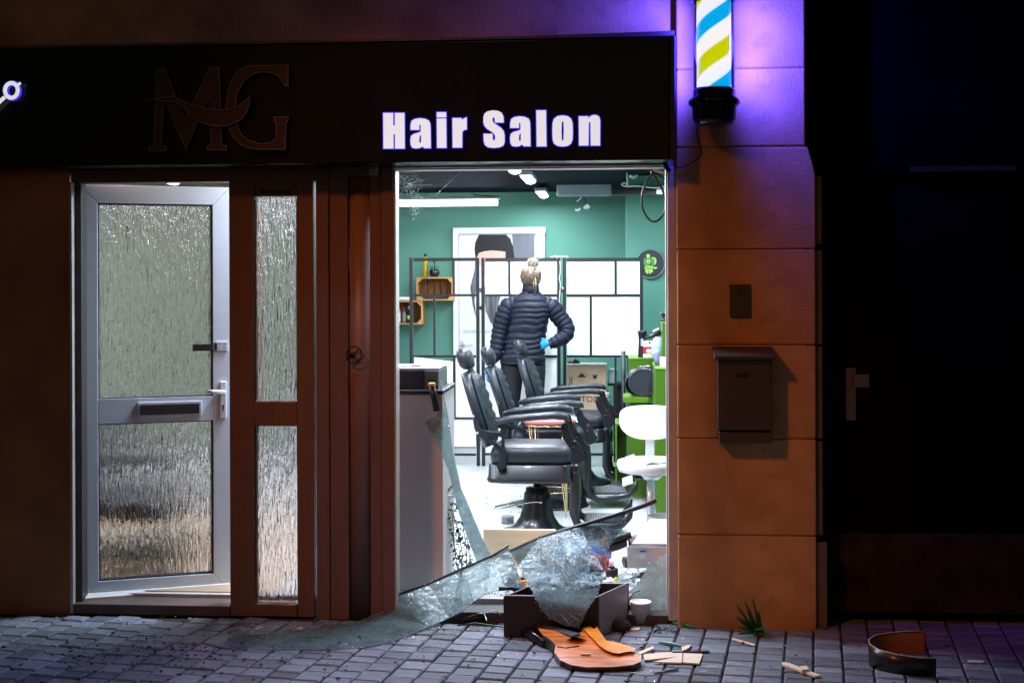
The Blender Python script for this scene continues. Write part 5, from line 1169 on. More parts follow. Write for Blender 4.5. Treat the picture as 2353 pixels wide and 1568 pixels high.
tub(1200, 1310, .35, .022, .07, M_og, 'orange topped little bottle between the glass and dark box', 'bottle', None, M_black)
tub(1190, 1335, .30, .028, .05, M_blue, 'dark blue tub beside the orange topped bottle', 'tub', None, M_black)
tub(1215, 1300, .62, .06, .10, mat('cream', (.75, .68, .52), .5), 'cream coloured round container behind the shattered glass', 'container', None, None)
tub(1352, 1250, .85, .045, .14, M_red, 'glossy red bottle lying behind the lampshade', 'bottle', 0, M_whitep)
tub(1400, 1222, 1.1, .04, .15, M_blue, 'blue bottle lying behind the shattered glass top', 'bottle', 160, M_black)
tub(1432, 1210, .95, .03, .10, M_black, 'black bottle with red cap on floor left of storage box', 'bottle', 20, M_red)
tub(1440, 1200, 1.5, .028, .17, M_whitep, 'white tube bottle lying behind the storage box', 'bottle', 5, M_greyplas)
tub(1405, 1280, .70, .035, .06, M_black, 'black cylinder tin left of the white storage box', 'tin', None, M_black)
tub(1416, 1282, .58, .012, .03, M_yellow, 'tiny yellow plastic piece beside the storage box', 'cap', None, M_black)
tub(1373, 1305, .55, .032, .05, M_silver, 'shallow clear tub left of the small black box', 'tub', None, M_leaf)
tub(1330, 1310, .38, .03, .05, M_yellow, 'yellow capped jar at the foot of the lampshade', 'jar', None, M_whitep)
tub(1300, 1346, .25, .030, .05, M_whitep, 'small white jar just behind the rear edge of brown box', 'jar', None, M_greyplas)
tub(1455, 1352, .16, .035, .13, M_whitep, 'white tube lying at the foot of the crushed corner glass', 'bottle', 35, M_greyplas)
tub(1462, 1322, .40, .03, .11, mat('pale_blue', (.4, .6, .8), .3), 'pale blue bottle lying in front of the storage box', 'bottle', -20, M_whitep)
tub(1418, 1345, .22, .026, .09, mat('amber', (.35, .12, .02), .3), 'amber bottle lying right behind the brown box corner', 'bottle', 150, M_black)
tub(1230, 1262, 1.0, .04, .05, M_greyplas, 'grey round tub on the floor before the wood board', 'tub', None, M_whitep)
tub(1385, 1205, 1.5, .025, .12, M_og, 'orange bottle lying beyond the slanting black strip', 'bottle', 80, M_whitep)
tub(1165, 1322, .42, .024, .09, M_black, 'black bottle standing behind the left glass sheet peak', 'bottle', None, M_silver)
for k, (x_, y_, Y_, w, lb_) in enumerate(((1345, 1335, .3, .07, 'crumpled white paper behind the cracked glass piece'), (1440, 1372, .14, .06, 'crumpled white paper right of the brown box'), (1400, 1330, .4, .05, 'crumpled white tissue behind the brown box right corner'))):
    p = P(x_, y_, Y_); q = MB(); rr = random.Random(70+k)
    q.rings([[(p.x + w*s_*math.cos(a)*rr.uniform(.6, 1.2), Y_ + w*s_*math.sin(a)*rr.uniform(.6, 1.2), IFL + z_*rr.uniform(.8, 1.2)) for a in [2*PI*j/9 for j in range(9)]] for s_, z_ in ((.9, 0), (1, .02), (.8, .045), (.3, .06))], smooth=False); obj('crumpled_paper', q, M_white, label=lb_, cat='paper')
for k, (x_, y_, Y_, L, an, lb_) in enumerate(((1400, 1365, .14, .11, 20, 'long pale glass splinter behind the brown box corner'), (1450, 1342, .22, .09, 70, 'triangular pale glass splinter left of corner sheet'), (1475, 1372, .13, .10, 120, 'pale glass splinter at the foot of crushed corner sheet'), (1425, 1300, .60, .10, 40, 'clear glass splinter beside the yellow plastic piece'), (1220, 1352, .22, .08, 160, 'clear glass splinter behind the rear box wall'), (1350, 1290, .8, .09, 95, 'clear glass splinter lying right of the globe lampshade'))):
    p = P(x_, y_, Y_); a_ = R(an); d_ = Vector((math.cos(a_), math.sin(a_), 0)); n_ = Vector((-d_.y, d_.x, 0)); c0 = Vector((p.x, Y_, IFL+.003)); q = MB()
    tri = [c0 - d_*L*.5, c0 - n_*L*.22 + Vector((0, 0, .02)), c0 + d_*L*.5 + Vector((0, 0, .045)), c0 + n_*L*.26 + Vector((0, 0, .012))]
    q.add([tuple(v) for v in tri] + [tuple(v + Vector((0, 0, .005))) for v in tri], [(0,1,2,3),(4,5,6,7),(0,1,5,4),(1,2,6,5),(2,3,7,6),(3,0,4,7)]); obj('glass_splinter', q, M_tall, label=lb_, cat='glass piece')
for k, (x_, y_, Y_, w, h, m_, lb_) in enumerate(((1432, 1345, .26, .035, .03, M_whitep, 'white plastic lid piece behind the black wire'), (1412, 1358, .17, .05, .022, M_whitep, 'flat white carton behind brown box right corner'), (1372, 1322, .42, .03, .035, M_silver, 'small silver packet right of the lampshade foot'), (1450, 1325, .34, .045, .018, M_pale, 'small cream card box lying under storage box'), (1244, 1300, .7, .04, .03, M_pale, 'cream soap packet left of the globe lampshade'))):
    p = P(x_, y_, Y_); q = MB(); q.box((-w, -w*.6, 0), (w, w*.6, h), Matrix.Translation((p.x, Y_, IFL+.001)) @ Matrix.Rotation(R(17 + 41*k), 4, 'Z')); obj('small_packet', q, m_, bevel=.004, label=lb_, cat='packet')
q = MB(); p = P(1395, 1312, .5); q.box((p.x-.02, .48, IFL), (p.x+.025, .52, IFL+.04)); obj('black_carton', q, M_black, bevel=.002, label='small black carton with white bars right of clear tub', cat='carton')
for k, (pts, m_, lb_) in enumerate(((((1395, 1245), (1418, 1236), (1450, 1228)), M_black, 'black hair dryer hose upper of two by storage box'), (((1392, 1262), (1415, 1255), (1447, 1243)), M_black, 'black hair dryer hose lower of two by storage box'))):
    q = MB(); q.tube([P(x_, y_, .75) for x_, y_ in pts], [.02, .022, .018], 10); obj('hose', q, m_, label=lb_, cat='hose')
q = MB(); p = G(1495, 1325, IFL); q.tube([(p.x-.06, p.y, IFL+.012), (p.x+.05, p.y+.02, IFL+.015)], [.014, .02], 8); obj('brown_brush', q, M_woodb, label='brown brush lying under the storage box corner', cat='brush')
q = MB(); p = G(1450, 1342, IFL); q.tube([G(1370, 1345, IFL+.01), G(1420, 1335, IFL+.012), G(1470, 1322, IFL+.01)], .004, 6); obj('white_rod', q, M_silver, label='thin pale rod lying across the floor before the box', cat='rod')
q = MB(); a = P(1480, 1180, 1.2)
q = MB(); q.lathe([(.10, 0), (.11, .26), (.105, .26), (.095, .01)], (P(1530, 1200, 1.15).x, 1.15, IFL), 24); obj('waste_bin', q, M_greyplas, label='dark bin with black liner behind the storage box', cat='bin')
# bits of glass / product on the floor, countless
q = MB(); rr = random.Random(31)
def crumb(q, x, y, z, s_):
    v = [(x + rr.uniform(-s_, s_), y + rr.uniform(-s_, s_), z + rr.uniform(0, s_)) for _ in range(4)]
    q.add(v, [(0,1,2),(0,2,3),(0,3,1),(1,3,2)])
for k in range(2600):
    x = rr.uniform(-.85, .35); y = .2 + abs(rr.gauss(0, .38)); crumb(q, x, y, IFL + .001, rr.uniform(.003, .010))
obj('indoor_glass_crumbs', q, M_crumb, kind='stuff')
q = MB()
for k in range(1500): crumb(q, rr.uniform(-.7, .32), .2 + abs(rr.gauss(0, .5)), IFL + .001, rr.uniform(.003, .011))
obj('dark_floor_litter', q, mat('litter', (.12, .10, .09), .6, var=.8, vscale=6), kind='stuff')
q = MB()
for k in range(260): crumb(q, rr.uniform(-1.3, .5), rr.uniform(.6, 4.8), IFL + .001, rr.uniform(.003, .011))
obj('floor_specks', q, M_black, kind='stuff')
q = MB()
for k in range(1700):
    if rr.random() < .72: x = rr.gauss(-1.05, .55); y = -.12 - abs(rr.gauss(0, .20))
    else: x = rr.uniform(-3.1, 1.4); y = -rr.uniform(.03, 1.1)
    if y < -1.25: continue
    crumb(q, x, y, .001, rr.uniform(.0022, .0075))
obj('outdoor_glass_crumbs', q, M_crumb, kind='stuff')
q = MB()
for k in range(420):
    if rr.random() < .5: x = rr.gauss(-2.15, .35); y = rr.gauss(-.72, .16)
    else: x = rr.uniform(-3.1, 1.9); y = -rr.uniform(.04, 1.2)
    crumb(q, x, y, .0, rr.uniform(.006, .018))
obj('leaf_litter', q, mat('dead_leaf', (.05, .035, .02), .8, var=.6, vscale=9), kind='stuff')

# ---- armchair seen dimly through the door panes, boards
t = thing('dark_armchair', 'dark armchair shape blurred behind the lower door pane', 'chair', (-2.74, .80, IFL))
q = MB(); q.box((-.30, -.3, .30), (.32, .3, .42)); obj('seat', q, M_leather, t, world=False, bevel=.03)
q = MB(); q.box((-.36, -.3, .40), (-.24, .3, .95), ); obj('backrest', q, M_leather, t, world=False, bevel=.04)
for sgn in (-1, 1): q = MB(); q.tube([(-.3, .28*sgn, .62), (.30, .28*sgn, .64)], .025, 8); q.tube([(.28, .28*sgn, .64), (.28, .28*sgn, .0)], .015, 8); obj('arm', q, M_cast, t, world=False)
q = MB(); q.box((-.3, -.25, .10), (.35, .25, .14)); obj('footboard', q, M_cast, t, world=False)
q = MB(); q.box((-4.1, .2, IFL+.001), (-1.75, 2.6, IFL+.006)); obj('door_mat', q, M_floor2, label='warm wood coloured floor covering inside the salon door', cat='mat')

# ================================================================== SHATTERED GLASS
def sheet(name, pts, m_, seed, label, cat='glass', nz=.012, sub=3, thick=.004, parent=None, kind=None):
    """pts: world points of the outline; crumpled laminated sheet with real thickness"""
    bm = bmesh.new(); vs = [bm.verts.new(p) for p in pts]
    for i in range(len(vs)): bm.edges.new((vs[i], vs[(i+1) % len(vs)]))
    bmesh.ops.triangle_fill(bm, edges=bm.edges[:], use_beauty=True)
    for _ in range(sub): bmesh.ops.subdivide_edges(bm, edges=[e for e in bm.edges if e.calc_length() > .035], cuts=1, use_grid_fill=True)
    for v in bm.verts:
        n_ = noise.noise_vector(v.co*5 + Vector((seed, 0, 0))); v.co += n_*nz; v.co += noise.noise_vector(v.co*23 + Vector((seed, 3, 0)))*nz*.35
        if v.co.y < .02 and v.co.z < .004: v.co.z = .004
    bmesh.ops.triangulate(bm, faces=bm.faces[:])
    me = bpy.data.meshes.new(name); bm.to_mesh(me); bm.free(); me.materials.append(m_)
    o = link(name, me, parent); s_ = o.modifiers.new('solid', 'SOLIDIFY'); s_.thickness = thick
    if parent is None: tagit(o, label, cat)
    if kind: o['kind'] = kind
    return o
def W_(px, py, Y=None, h=None): return P(px, py, Y) if h is None else G(px, py, h)
lam = [W_(915, 1364, .06), W_(985, 1338, .10), W_(1060, 1305, .14), W_(1130, 1275, .17), W_(1166, 1257, .19), W_(1180, 1290, .12), W_(1193, 1330, .04), W_(1200, 1352, .0), W_(1160, 1352, -.02), W_(1120, 1362, -.05), W_(1090, 1378, -.08), W_(1062, 1402, -.10), W_(1030, 1418, h=.03), W_(985, 1440, h=.008), W_(930, 1462, h=.005), W_(860, 1482, h=.004), W_(770, 1492, h=.004), W_(640, 1491, h=.004), W_(520, 1488, h=.004), W_(470, 1478, h=.005), W_(505, 1462, h=.006), W_(600, 1455, h=.005), W_(720, 1440, h=.005), W_(820, 1428, h=.010), W_(880, 1402, -.01), W_(905, 1380, .03)]
sheet('shattered_glass_sheet', lam, M_shard, 1, 'long sagging sheet of shattered window glass spilling onto the pavement', nz=.008)
mid = [W_(1170, 1262, .22), W_(1240, 1232, .26), W_(1330, 1205, .30), W_(1440, 1172, .34), W_(1430, 1215, .30), W_(1400, 1250, .24), W_(1385, 1310, .0), W_(1378, 1345, -.20), W_(1365, 1375, -.335), W_(1350, 1395, -.34), W_(1330, 1440, -.345), W_(1300, 1436, -.345), W_(1262, 1418, -.34), W_(1240, 1398, -.335), W_(1228, 1366, -.325), W_(1210, 1335, -.12), W_(1190, 1300, .05)]
sheet('cracked_glass_piece', mid, M_shard2, 5, 'finely cracked glass piece hanging over the dark brown box', nz=.006)
tall = [W_(1014, 870, .36), W_(1030, 960, .33), W_(1040, 1040, .30), W_(1058, 1120, .28), W_(1090, 1190, .26), W_(1115, 1250, .22), W_(1130, 1276, .18), W_(1094, 1290, .17), W_(1075, 1230, .2), W_(1050, 1160, .24), W_(1030, 1080, .26), W_(1012, 1040, .27), W_(1002, 1010, .27), W_(990, 1000, .27), W_(975, 968, .27), W_(1000, 955, .28), W_(1012, 930, .31)]
sheet('upright_glass_shard', tall, M_tall, 9, 'tall narrow greenish shard leaning against the grey counter', nz=.006)
rgt = [W_(1432, 1372, .10), W_(1446, 1356, .12), W_(1474, 1325, .16), W_(1490, 1292, .2), W_(1497, 1289, .2), W_(1506, 1300, .2), W_(1516, 1282, .2), W_(1540, 1262, .2), W_(1540, 1400, .1), W_(1495, 1403, .08), W_(1460, 1385, .09)]
sheet('corner_glass_sheet', rgt, M_shard3, 14, 'whitish crushed glass sheet slumped in the right window corner', nz=.008)
import numpy as np
def crackweb(pxs, Ys, n, seed, label, off=-.014, r_=.0011, m_=None, hubs=()):
    A_ = np.array([[x_, y_, 1] for x_, y_ in pxs]); co = np.linalg.lstsq(A_, np.array(Ys), rcond=None)[0]
    def inside(x_, y_):
        c_ = False; N = len(pxs)
        for i in range(N):
            x1, y1 = pxs[i]; x2, y2 = pxs[i-1]
            if (y1 > y_) != (y2 > y_) and x_ < (x2-x1)*(y_-y1)/(y2-y1)+x1: c_ = not c_
        return c_
    rr = random.Random(seed); q = MB(); xs = [p_[0] for p_ in pxs]; ys = [p_[1] for p_ in pxs]
    for k in range(n):
        if hubs and rr.random() < .7: x_, y_ = rr.choice(hubs); x_ += rr.gauss(0, 5); y_ += rr.gauss(0, 5)
        else: x_ = rr.uniform(min(xs), max(xs)); y_ = rr.uniform(min(ys), max(ys))
        a = rr.uniform(0, 2*PI); pts = []
        for j in range(rr.randint(5, 14)):
            if not inside(x_, y_): break
            pts.append(P(x_, y_, co[0]*x_ + co[1]*y_ + co[2] + off)); a += rr.gauss(0, .22); x_ += math.cos(a)*11; y_ += math.sin(a)*11
        if len(pts) > 2: q.tube(pts, [r_*rr.uniform(.5, 1.3)]*len(pts), 3)
    return obj('glass_cracks', q, m_ or M_crack, kind='stuff')
mp2 = [(1180, 1268), (1240, 1238), (1330, 1211), (1436, 1178), (1425, 1215), (1396, 1250), (1380, 1310), (1372, 1352), (1345, 1395), (1328, 1436), (1300, 1432), (1264, 1414), (1243, 1394), (1230, 1362), (1208, 1336), (1194, 1300)]
mY = [.22, .26, .30, .34, .30, .24, .0, -.25, -.34, -.345, -.345, -.34, -.335, -.325, -.12, .05]
crackweb(mp2, mY, 70, 3, '', m_=mat('crack_dark', (.07, .10, .11), .3), hubs=((1250, 1290), (1310, 1330), (1290, 1250)))
crackweb(mp2, mY, 60, 4, '', hubs=((1290, 1400), (1270, 1370), (1310, 1340)), r_=.0006)
lp2 = [(930, 1364), (1060, 1312), (1166, 1264), (1190, 1335), (1120, 1358), (1060, 1396), (1000, 1410), (920, 1400)]
crackweb(lp2, [.05, .13, .18, .03, -.06, -.11, -.14, -.10], 22, 6, '', hubs=((1130, 1300), (1100, 1350), (1160, 1320)), r_=.0006)
# sparkling crushed rims of the sheets
for nm_, pts_, sd_ in (('mid', mid, 1), ('tall', tall, 2), ('lam', lam, 3), ('rgt', rgt, 4)):
    q = MB(); rr = random.Random(sd_)
    for i in range(len(pts_)):
        a_, b2 = Vector(pts_[i]), Vector(pts_[(i+1) % len(pts_)])
        for k in range(int((b2-a_).length/.006)+1):
            c_ = a_.lerp(b2, rr.random()) + Vector((rr.gauss(0, .004), rr.gauss(0, .004)-.003, rr.gauss(0, .004))); s_ = rr.uniform(.0015, .005)
            v = [(c_.x + rr.uniform(-s_, s_), c_.y + rr.uniform(-s_, s_), max(.002, c_.z + rr.uniform(-s_, s_))) for _ in range(4)]; q.add(v, [(0,1,2),(0,2,3),(0,3,1),(1,3,2)])
    obj('crushed_glass_edge', q, M_crumb, kind='stuff')
low = [P(x_, y_, Y_) for x_, y_, Y_ in ((1222, 1362, -.337), (1262, 1352, -.338), (1320, 1356, -.338), (1378, 1350, -.337), (1366, 1376, -.350), (1350, 1396, -.355), (1340, 1420, -.358), (1330, 1441, -.36), (1300, 1437, -.36), (1262, 1419, -.355), (1243, 1399, -.35), (1236, 1382, -.345))]
sheet('crazed_glass_tip', low, M_low, 12, 'pale crazed pointed tip of glass in front of the brown box', nz=.004)
# dark rubber edge along the fallen sheets
q = MB(); q.tube([W_(913, 1365, .055), W_(985, 1339, .095), W_(1060, 1306, .135), W_(1130, 1276, .165), W_(1168, 1252, .185)], .0055, 6); obj('rubber_seal', q, M_black, label='black rubber seal along left fallen glass sheet top edge', cat='seal')
q = MB(); q.tube([W_(1168, 1268, .2), W_(1240, 1234, .25), W_(1330, 1207, .29), W_(1440, 1174, .34), W_(1480, 1160, .36), W_(1506, 1149, .38)], [.006, .009, .010, .011, .013, .014], 8); obj('window_seal_strip', q, mat('seal_dark', (.025, .024, .03), .45), label='thick black strip slanting up to the right above cracked glass', cat='strip')
q = MB(); q.tube([W_(1146, 1352, -.04), W_(1170, 1350, -.03), W_(1200, 1356, -.01)], .010, 8); obj('bent_seal', q, M_black, label='short bent black strip under left glass sheet corner', cat='strip')
# surviving cracked corner of the pane, top left
ck = MB(); cc = P(934, 418, .05); rr = random.Random(17)
t = thing('cracked_pane_corner', 'cobweb cracks in the remaining glass at the window top left', 'broken glass', (cc.x, .05, cc.z))
sup = [W_(912, 385.5, .05), W_(1068, 385.5, .05), W_(1040, 400, .05), W_(1000, 425, .05), W_(985, 452, .05), W_(965, 480, .05), W_(945, 505, .05), W_(925, 498, .05), W_(912, 490, .05)]
q = MB(); cv = bpy.data.materials.new('thin_pane'); cv.use_nodes = True; n = cv.node_tree.nodes; l = cv.node_tree.links; n.remove(n['Principled BSDF']); tr = n.new('ShaderNodeBsdfTransparent'); tr.inputs[0].default_value = (.93, .96, .96, 1); gl = n.new('ShaderNodeBsdfGlossy'); gl.inputs['Roughness'].default_value = .05; mx = n.new('ShaderNodeMixShader'); mx.inputs[0].default_value = .03; l.new(tr.outputs[0], mx.inputs[1]); l.new(gl.outputs[0], mx.inputs[2]); l.new(mx.outputs[0], n['Material Output'].inputs[0])
q.prism([[(p_.x, p_.z) for p_ in sup]], lambda u, v, d: (u, d, v), .048, .052); obj('glass', q, cv, t)
for j, (hx_, hy_) in enumerate(((932, 425), (950, 470), (938, 400))):
    ctr = P(hx_, hy_, .047); rays = []
    nr = 26
    for k in range(nr):
        a = 2*PI*k/nr + rr.uniform(-.1, .1); ln = rr.uniform(.04, .16) * (1 if j == 0 else .6)
        e_ = ctr + Vector((math.cos(a)*ln, 0, math.sin(a)*ln)); e_.z = min(e_.z, P(1000, 386, .05).z); e_.x = max(e_.x, P(912, 400, .05).x)
        m_ = ctr.lerp(e_, .5) + Vector((rr.uniform(-.006, .006), 0, rr.uniform(-.006, .006))); ck.tube([ctr + (e_-ctr)*.12, m_, e_], [.0011, .0008, .0004], 3); rays.append((ctr, e_))
    for rad in (.018, .032, .05, .075):
        for k in range(nr):
            if rr.random() < .6:
                (c0, e0), (c1, e1) = rays[k], rays[(k+1) % nr]
                if (e0-c0).length > rad and (e1-c1).length > rad: ck.tube([c0 + (e0-c0).normalized()*rad, c1 + (e1-c1).normalized()*rad*rr.uniform(.9, 1.1)], .0007, 3)
obj('cracks', ck, M_crack, t, kind='stuff')
ck = MB(); ck.tube([P(985, 465, .048), P(1020, 430, .048), P(1068, 386, .048)], .0007, 3); obj('long_crack', ck, M_crack, t)
ck = MB(); ck.tube([P(1270, 520, 5.0), P(1285, 508, 5.0), P(1300, 490, 5.0)], .003, 3)

# ================================================================== PAVEMENT DEBRIS
# dark planter box
a = G(1156, 1452, 0.0); yb0 = -.30
t = thing('brown_planter_box', 'dark brown open box tipped out below the cracked glass', 'box', (P(1265, 1440, yb0).x, yb0, 0))
x0 = P(1156, 1400, yb0).x; x1 = P(1374, 1400, yb0).x; zt2 = P(1300, 1370, yb0).z; yb1 = .0
dxs = P(1418, 1340, yb1).x - P(1374, 1340, yb0).x - 0
def wallq(nm, p, m_): q = MB(); q.add(*p); obj(nm, q, m_, t, bevel=.003)
def skewbox(xa0, xa1, y0, y1, z0, z1, sk=0.5):
    k0 = (y0-yb0)*sk; k1 = (y1-yb0)*sk
    return ([(xa0+k0, y0, z0), (xa1+k0, y0, z0), (xa1+k1, y1, z0), (xa0+k1, y1, z0), (xa0+k0, y0, z1), (xa1+k0, y0, z1), (xa1+k1, y1, z1), (xa0+k1, y1, z1)], [(0,3,2,1),(4,5,6,7),(0,1,5,4),(1,2,6,5),(2,3,7,6),(3,0,4,7)])
wallq('front_wall', skewbox(x0, x1, yb0, yb0+.012, .002, zt2), M_brownbox); wallq('rear_wall', skewbox(x0, x1, yb1-.012, yb1, .048, zt2), M_brownbox)
wallq('side_wall', skewbox(x0, x0+.012, yb0+.0125, yb1-.0125, .002, zt2), M_brownbox)
wallq('side_wall', skewbox(x1-.012, x1, yb0+.0125, yb1-.0125, .002, zt2), mat('box_side_grey', (.36, .33, .36), .5))
wallq('bottom', skewbox(x0+.0125, x1-.0125, yb0+.0125, yb1-.0125, .004, .012), M_brownbox)
q = MB(); q.tube([(x0+.01, yb0-.002, zt2+.003), (x1-.004, yb0-.002, zt2+.003), (x1-.004 + (yb1-yb0)*.5, yb1, zt2+.003)], .0035, 6); obj('pale_rim', q, mat('rim_grey', (.45, .45, .5), .4), t)
for k, (px, s_) in enumerate(((1398, .02), (1388, .014))):
    q = MB(); p = P(px, 1352 + 12*k, -.1); q.box((p.x-s_, -.12, .013), (p.x+s_, -.10, .12 - .03*k)); obj('white_stub', q, M_whitep, label=('white torn stub sticking up inside the brown box corner', 'lower white stub inside the brown box corner')[k], cat='scrap')
# white cup
p = G(1472, 1434, 0); t = thing('white_cup', 'white plastic flower pot standing right of the brown box', 'pot', (p.x, p.y + .05, 0))
q = MB(); q.lathe([(.040, 0), (.052, .095), (.054, .096), (.054, .104), (.048, .104), (.046, .09), (.036, .085)], n=32); obj('pot_body', q, M_whitep, t, world=False); q = MB(); q.lathe([(.047, .092), (.047, .095)], n=24); obj('contents', q, M_white, t, world=False)
cable([(1440, 1400), (1446, 1378), (1455, 1362), (1470, 1355)], .0, .003, 'black wire arching behind the white pot')
# soil clump
q = MB(); p = G(1425, 1452, 0); q.ball((p.x, p.y + .04, .022), (.055, .045, .032), 16, 10); qq = obj('soil_clump', q, mat('soil', (.03, .015, .012), .9, var=.5, bump=1, bscale=60), label='dark reddish clump of soil beside the brown box', cat='soil')
# guitar body
gy = G(1350, 1490, 0); 
def gz(px, py, h): return G(px, py, h)
t = thing('broken_guitar', 'smashed acoustic guitar body with orange top and black sides', 'guitar', (gy.x, gy.y, 0))
top = [(1236, 1444), (1268, 1448), (1296, 1452), (1318, 1458), (1336, 1452), (1338, 1443), (1356, 1438), (1362, 1444), (1374, 1462), (1388, 1478), (1404, 1484), (1424, 1492), (1446, 1496), (1462, 1500), (1474, 1506), (1472, 1520), (1452, 1528), (1410, 1532), (1350, 1533), (1312, 1528), (1286, 1516), (1273, 1498), (1276, 1482), (1262, 1468), (1246, 1458)]
q = MB(); HG = .055
hts = lambda px, py: HG*(1 - (py-1438)/100.)*.9 + .016
vs0 = [gz(x_, y_, hts(x_, y_)) for x_, y_ in top]
bm = bmesh.new(); vv = [bm.verts.new(v) for v in vs0]
for i in range(len(vv)): bm.edges.new((vv[i], vv[(i+1) % len(vv)]))
bmesh.ops.triangle_fill(bm, edges=bm.edges[:], use_beauty=True)
me = bpy.data.meshes.new('top_plate'); bm.to_mesh(me); bm.free(); me.materials.append(M_orange); me.transform(Matrix.Translation(-Vector(t.location)))
o_ = link('top_plate', me, t); s_ = o_.modifiers.new('solid', 'SOLIDIFY'); s_.thickness = .004
q = MB()
sd = [(1246, 1458), (1262, 1468), (1276, 1482), (1273, 1498), (1286, 1516), (1312, 1528), (1350, 1533), (1410, 1532), (1452, 1528), (1472, 1520)]
vs = []; fs = []
for x_, y_ in sd: h_ = hts(x_, y_); v1 = gz(x_, y_+1, h_-.001); vs += [tuple(v1), (v1.x, v1.y + .004, max(.003, h_-.06))]
for i in range(len(sd)-1): fs.append((2*i, 2*i+1, 2*i+3, 2*i+2))
q.add(vs, fs); o_ = obj('side_shell', q, M_guitside, t); s_ = o_.modifiers.new('solid', 'SOLIDIFY'); s_.thickness = .003
q = MB(); c_ = gz(1322, 1460, hts(1322, 1460)+.016)
q.lathe([(.043, 0), (.043, .002)], n=24, M=Matrix.Translation(c_) @ Matrix.Rotation(R(-14), 4, 'X') @ Matrix.Diagonal((1, .8, 1, 1))); obj('sound_hole', q, mat('hole_dark', (.05, .03, .012), .6), t)
q = MB(); q.tube([gz(1280, 1484, hts(1280, 1484)+.004), gz(1300, 1487, hts(1300, 1487)+.004), gz(1330, 1482, hts(1330, 1482)+.005)], .0025, 5); obj('crack', q, M_guitside, t)
q = MB(); q.box((-.022, -.004, 0), (.022, .004, .006), Matrix.Translation(gz(1345, 1503, hts(1345, 1503)+.004))); obj('bridge_pin_plate', q, M_splint, t)
q = MB(); q.prism([[(1341, 1444), (1352, 1440), (1366, 1443), (1371, 1438), (1380, 1452), (1393, 1470), (1410, 1473), (1426, 1476), (1443, 1482), (1461, 1488), (1455, 1494), (1438, 1496), (1420, 1500), (1404, 1497), (1390, 1491), (1376, 1481), (1366, 1470), (1352, 1456)]], lambda u, v, d: tuple(gz(u, v, hts(u, v) + .008 + d)), 0, .004); obj('lifted_flap', q, mat('bright_orange_varnish', (.75, .25, .015), .25, var=.15, coat=.4), t)
# guitar neck
t2 = thing('guitar_neck', 'dark guitar neck snapped off and lying above the orange body', 'guitar neck', G(1290, 1446, .03))
q = MB(); n0 = G(1222, 1428, .06); n1 = G(1322, 1456, .07); d_ = (n1-n0).normalized(); s_ = Vector((-d_.y, d_.x, 0)).normalized()
q.add([tuple(n0 - s_*.012), tuple(n0 + s_*.028), tuple(n1 + s_*.03), tuple(n1 - s_*.022)] + [tuple(v - Vector((0, 0, .022))) for v in (n0 - s_*.012, n0 + s_*.028, n1 + s_*.03, n1 - s_*.022)], [(0,1,2,3),(4,5,6,7),(0,1,5,4),(1,2,6,5),(2,3,7,6),(3,0,4,7)]); obj('fingerboard', q, mat('neck_grey', (.06, .065, .08), .35), t2, bevel=.003)
q = MB(); h0 = G(1222, 1440, .0)
for k in range(2): q.tube([G(1226+k*5, 1428, .065), G(1212+k*3, 1418, .08), G(1208, 1428, .05), G(1225, 1436, .03), G(1270+20*k, 1412, .07)], .0012, 4)
obj('loose_strings', q, M_silver, t2)
q = MB(); rr = random.Random(41)
t3 = thing('guitar_headstock', 'dark broken guitar headstock left of the orange body', 'guitar part', G(1225, 1462, 0)); q = MB(); q.tube([G(1185, 1448, .02), G(1215, 1456, .022), G(1250, 1478, .02)], [.018, .026, .02], 8, flat=.5); obj('block', q, M_guitside, t3)
# string/cord left of the box
q = MB(); q.tube([G(1050, 1436, .02), G(1090, 1430, .03), G(1150, 1438, .012), G(1200, 1442, .02), G(1232, 1430, .05)], .0035, 6); obj('power_lead', q, M_black, label='dark cord lying left of the brown box', cat='cord')
q = MB(); q.tube([G(1118, 1424, .05), G(1112, 1408, .05), G(1140, 1402, .06), G(1150, 1412, .04)], .003, 6); obj('metal_hook', q, M_silver, label='pale bent wire hook left of brown box', cat='wire')
q = MB(); q.tube([G(1060, 1424, .015), G(1100, 1416, .03), G(1140, 1410, .02)], [.012, .02, .012], 8, flat=.5); obj('dark_branch', q, M_guitside, label='dark splinter bundle under the fallen glass edge', cat='debris')
# wood splinters
def splinter(pts, w, label, m_=M_splint, h=.006):
    q = MB(); vs = [G(x_, y_, h) for x_, y_ in pts]; q.prism([[(v.x, v.y) for v in vs]], lambda u, v, d: (u, v, d), .003, .003 + w); obj('wood_splinter', q, m_, label=label, cat='wood splinter', group='wood splinters on the pavement')
splinter([(1478, 1503), (1520, 1499), (1568, 1496), (1566, 1522), (1500, 1520), (1560, 1508), (1480, 1516)], .006, 'large pale split board right of the guitar body')
splinter([(1570, 1500), (1614, 1502), (1606, 1524), (1568, 1521)], .006, 'square pale board end right of the split board')
splinter([(1796, 1522), (1812, 1524), (1886, 1553), (1872, 1554), (1798, 1528)], .009, 'long pale stick on the setts left of the guitar rim')
splinter([(1838, 1538), (1852, 1536), (1858, 1544), (1842, 1546)], .02, 'small pale chip on the long pale stick')
splinter([(1680, 1464), (1735, 1479), (1732, 1482), (1682, 1468)], .005, 'thin pale stick below the palm frond')
splinter([(2222, 1515), (2260, 1517), (2258, 1521), (2224, 1520)], .005, 'pale splinter at far right of the dark pavement')
splinter([(1465, 1501), (1500, 1487), (1502, 1492), (1470, 1506)], .012, 'pale splinter poking from the guitar body tail')
splinter([(1240, 1436), (1262, 1448), (1230, 1446), (1218, 1438)], .006, 'pale splinter left of the orange guitar body')
splinter([(1565, 1488), (1588, 1482), (1582, 1490), (1568, 1497)], .01, 'small pale chip above the board ends')
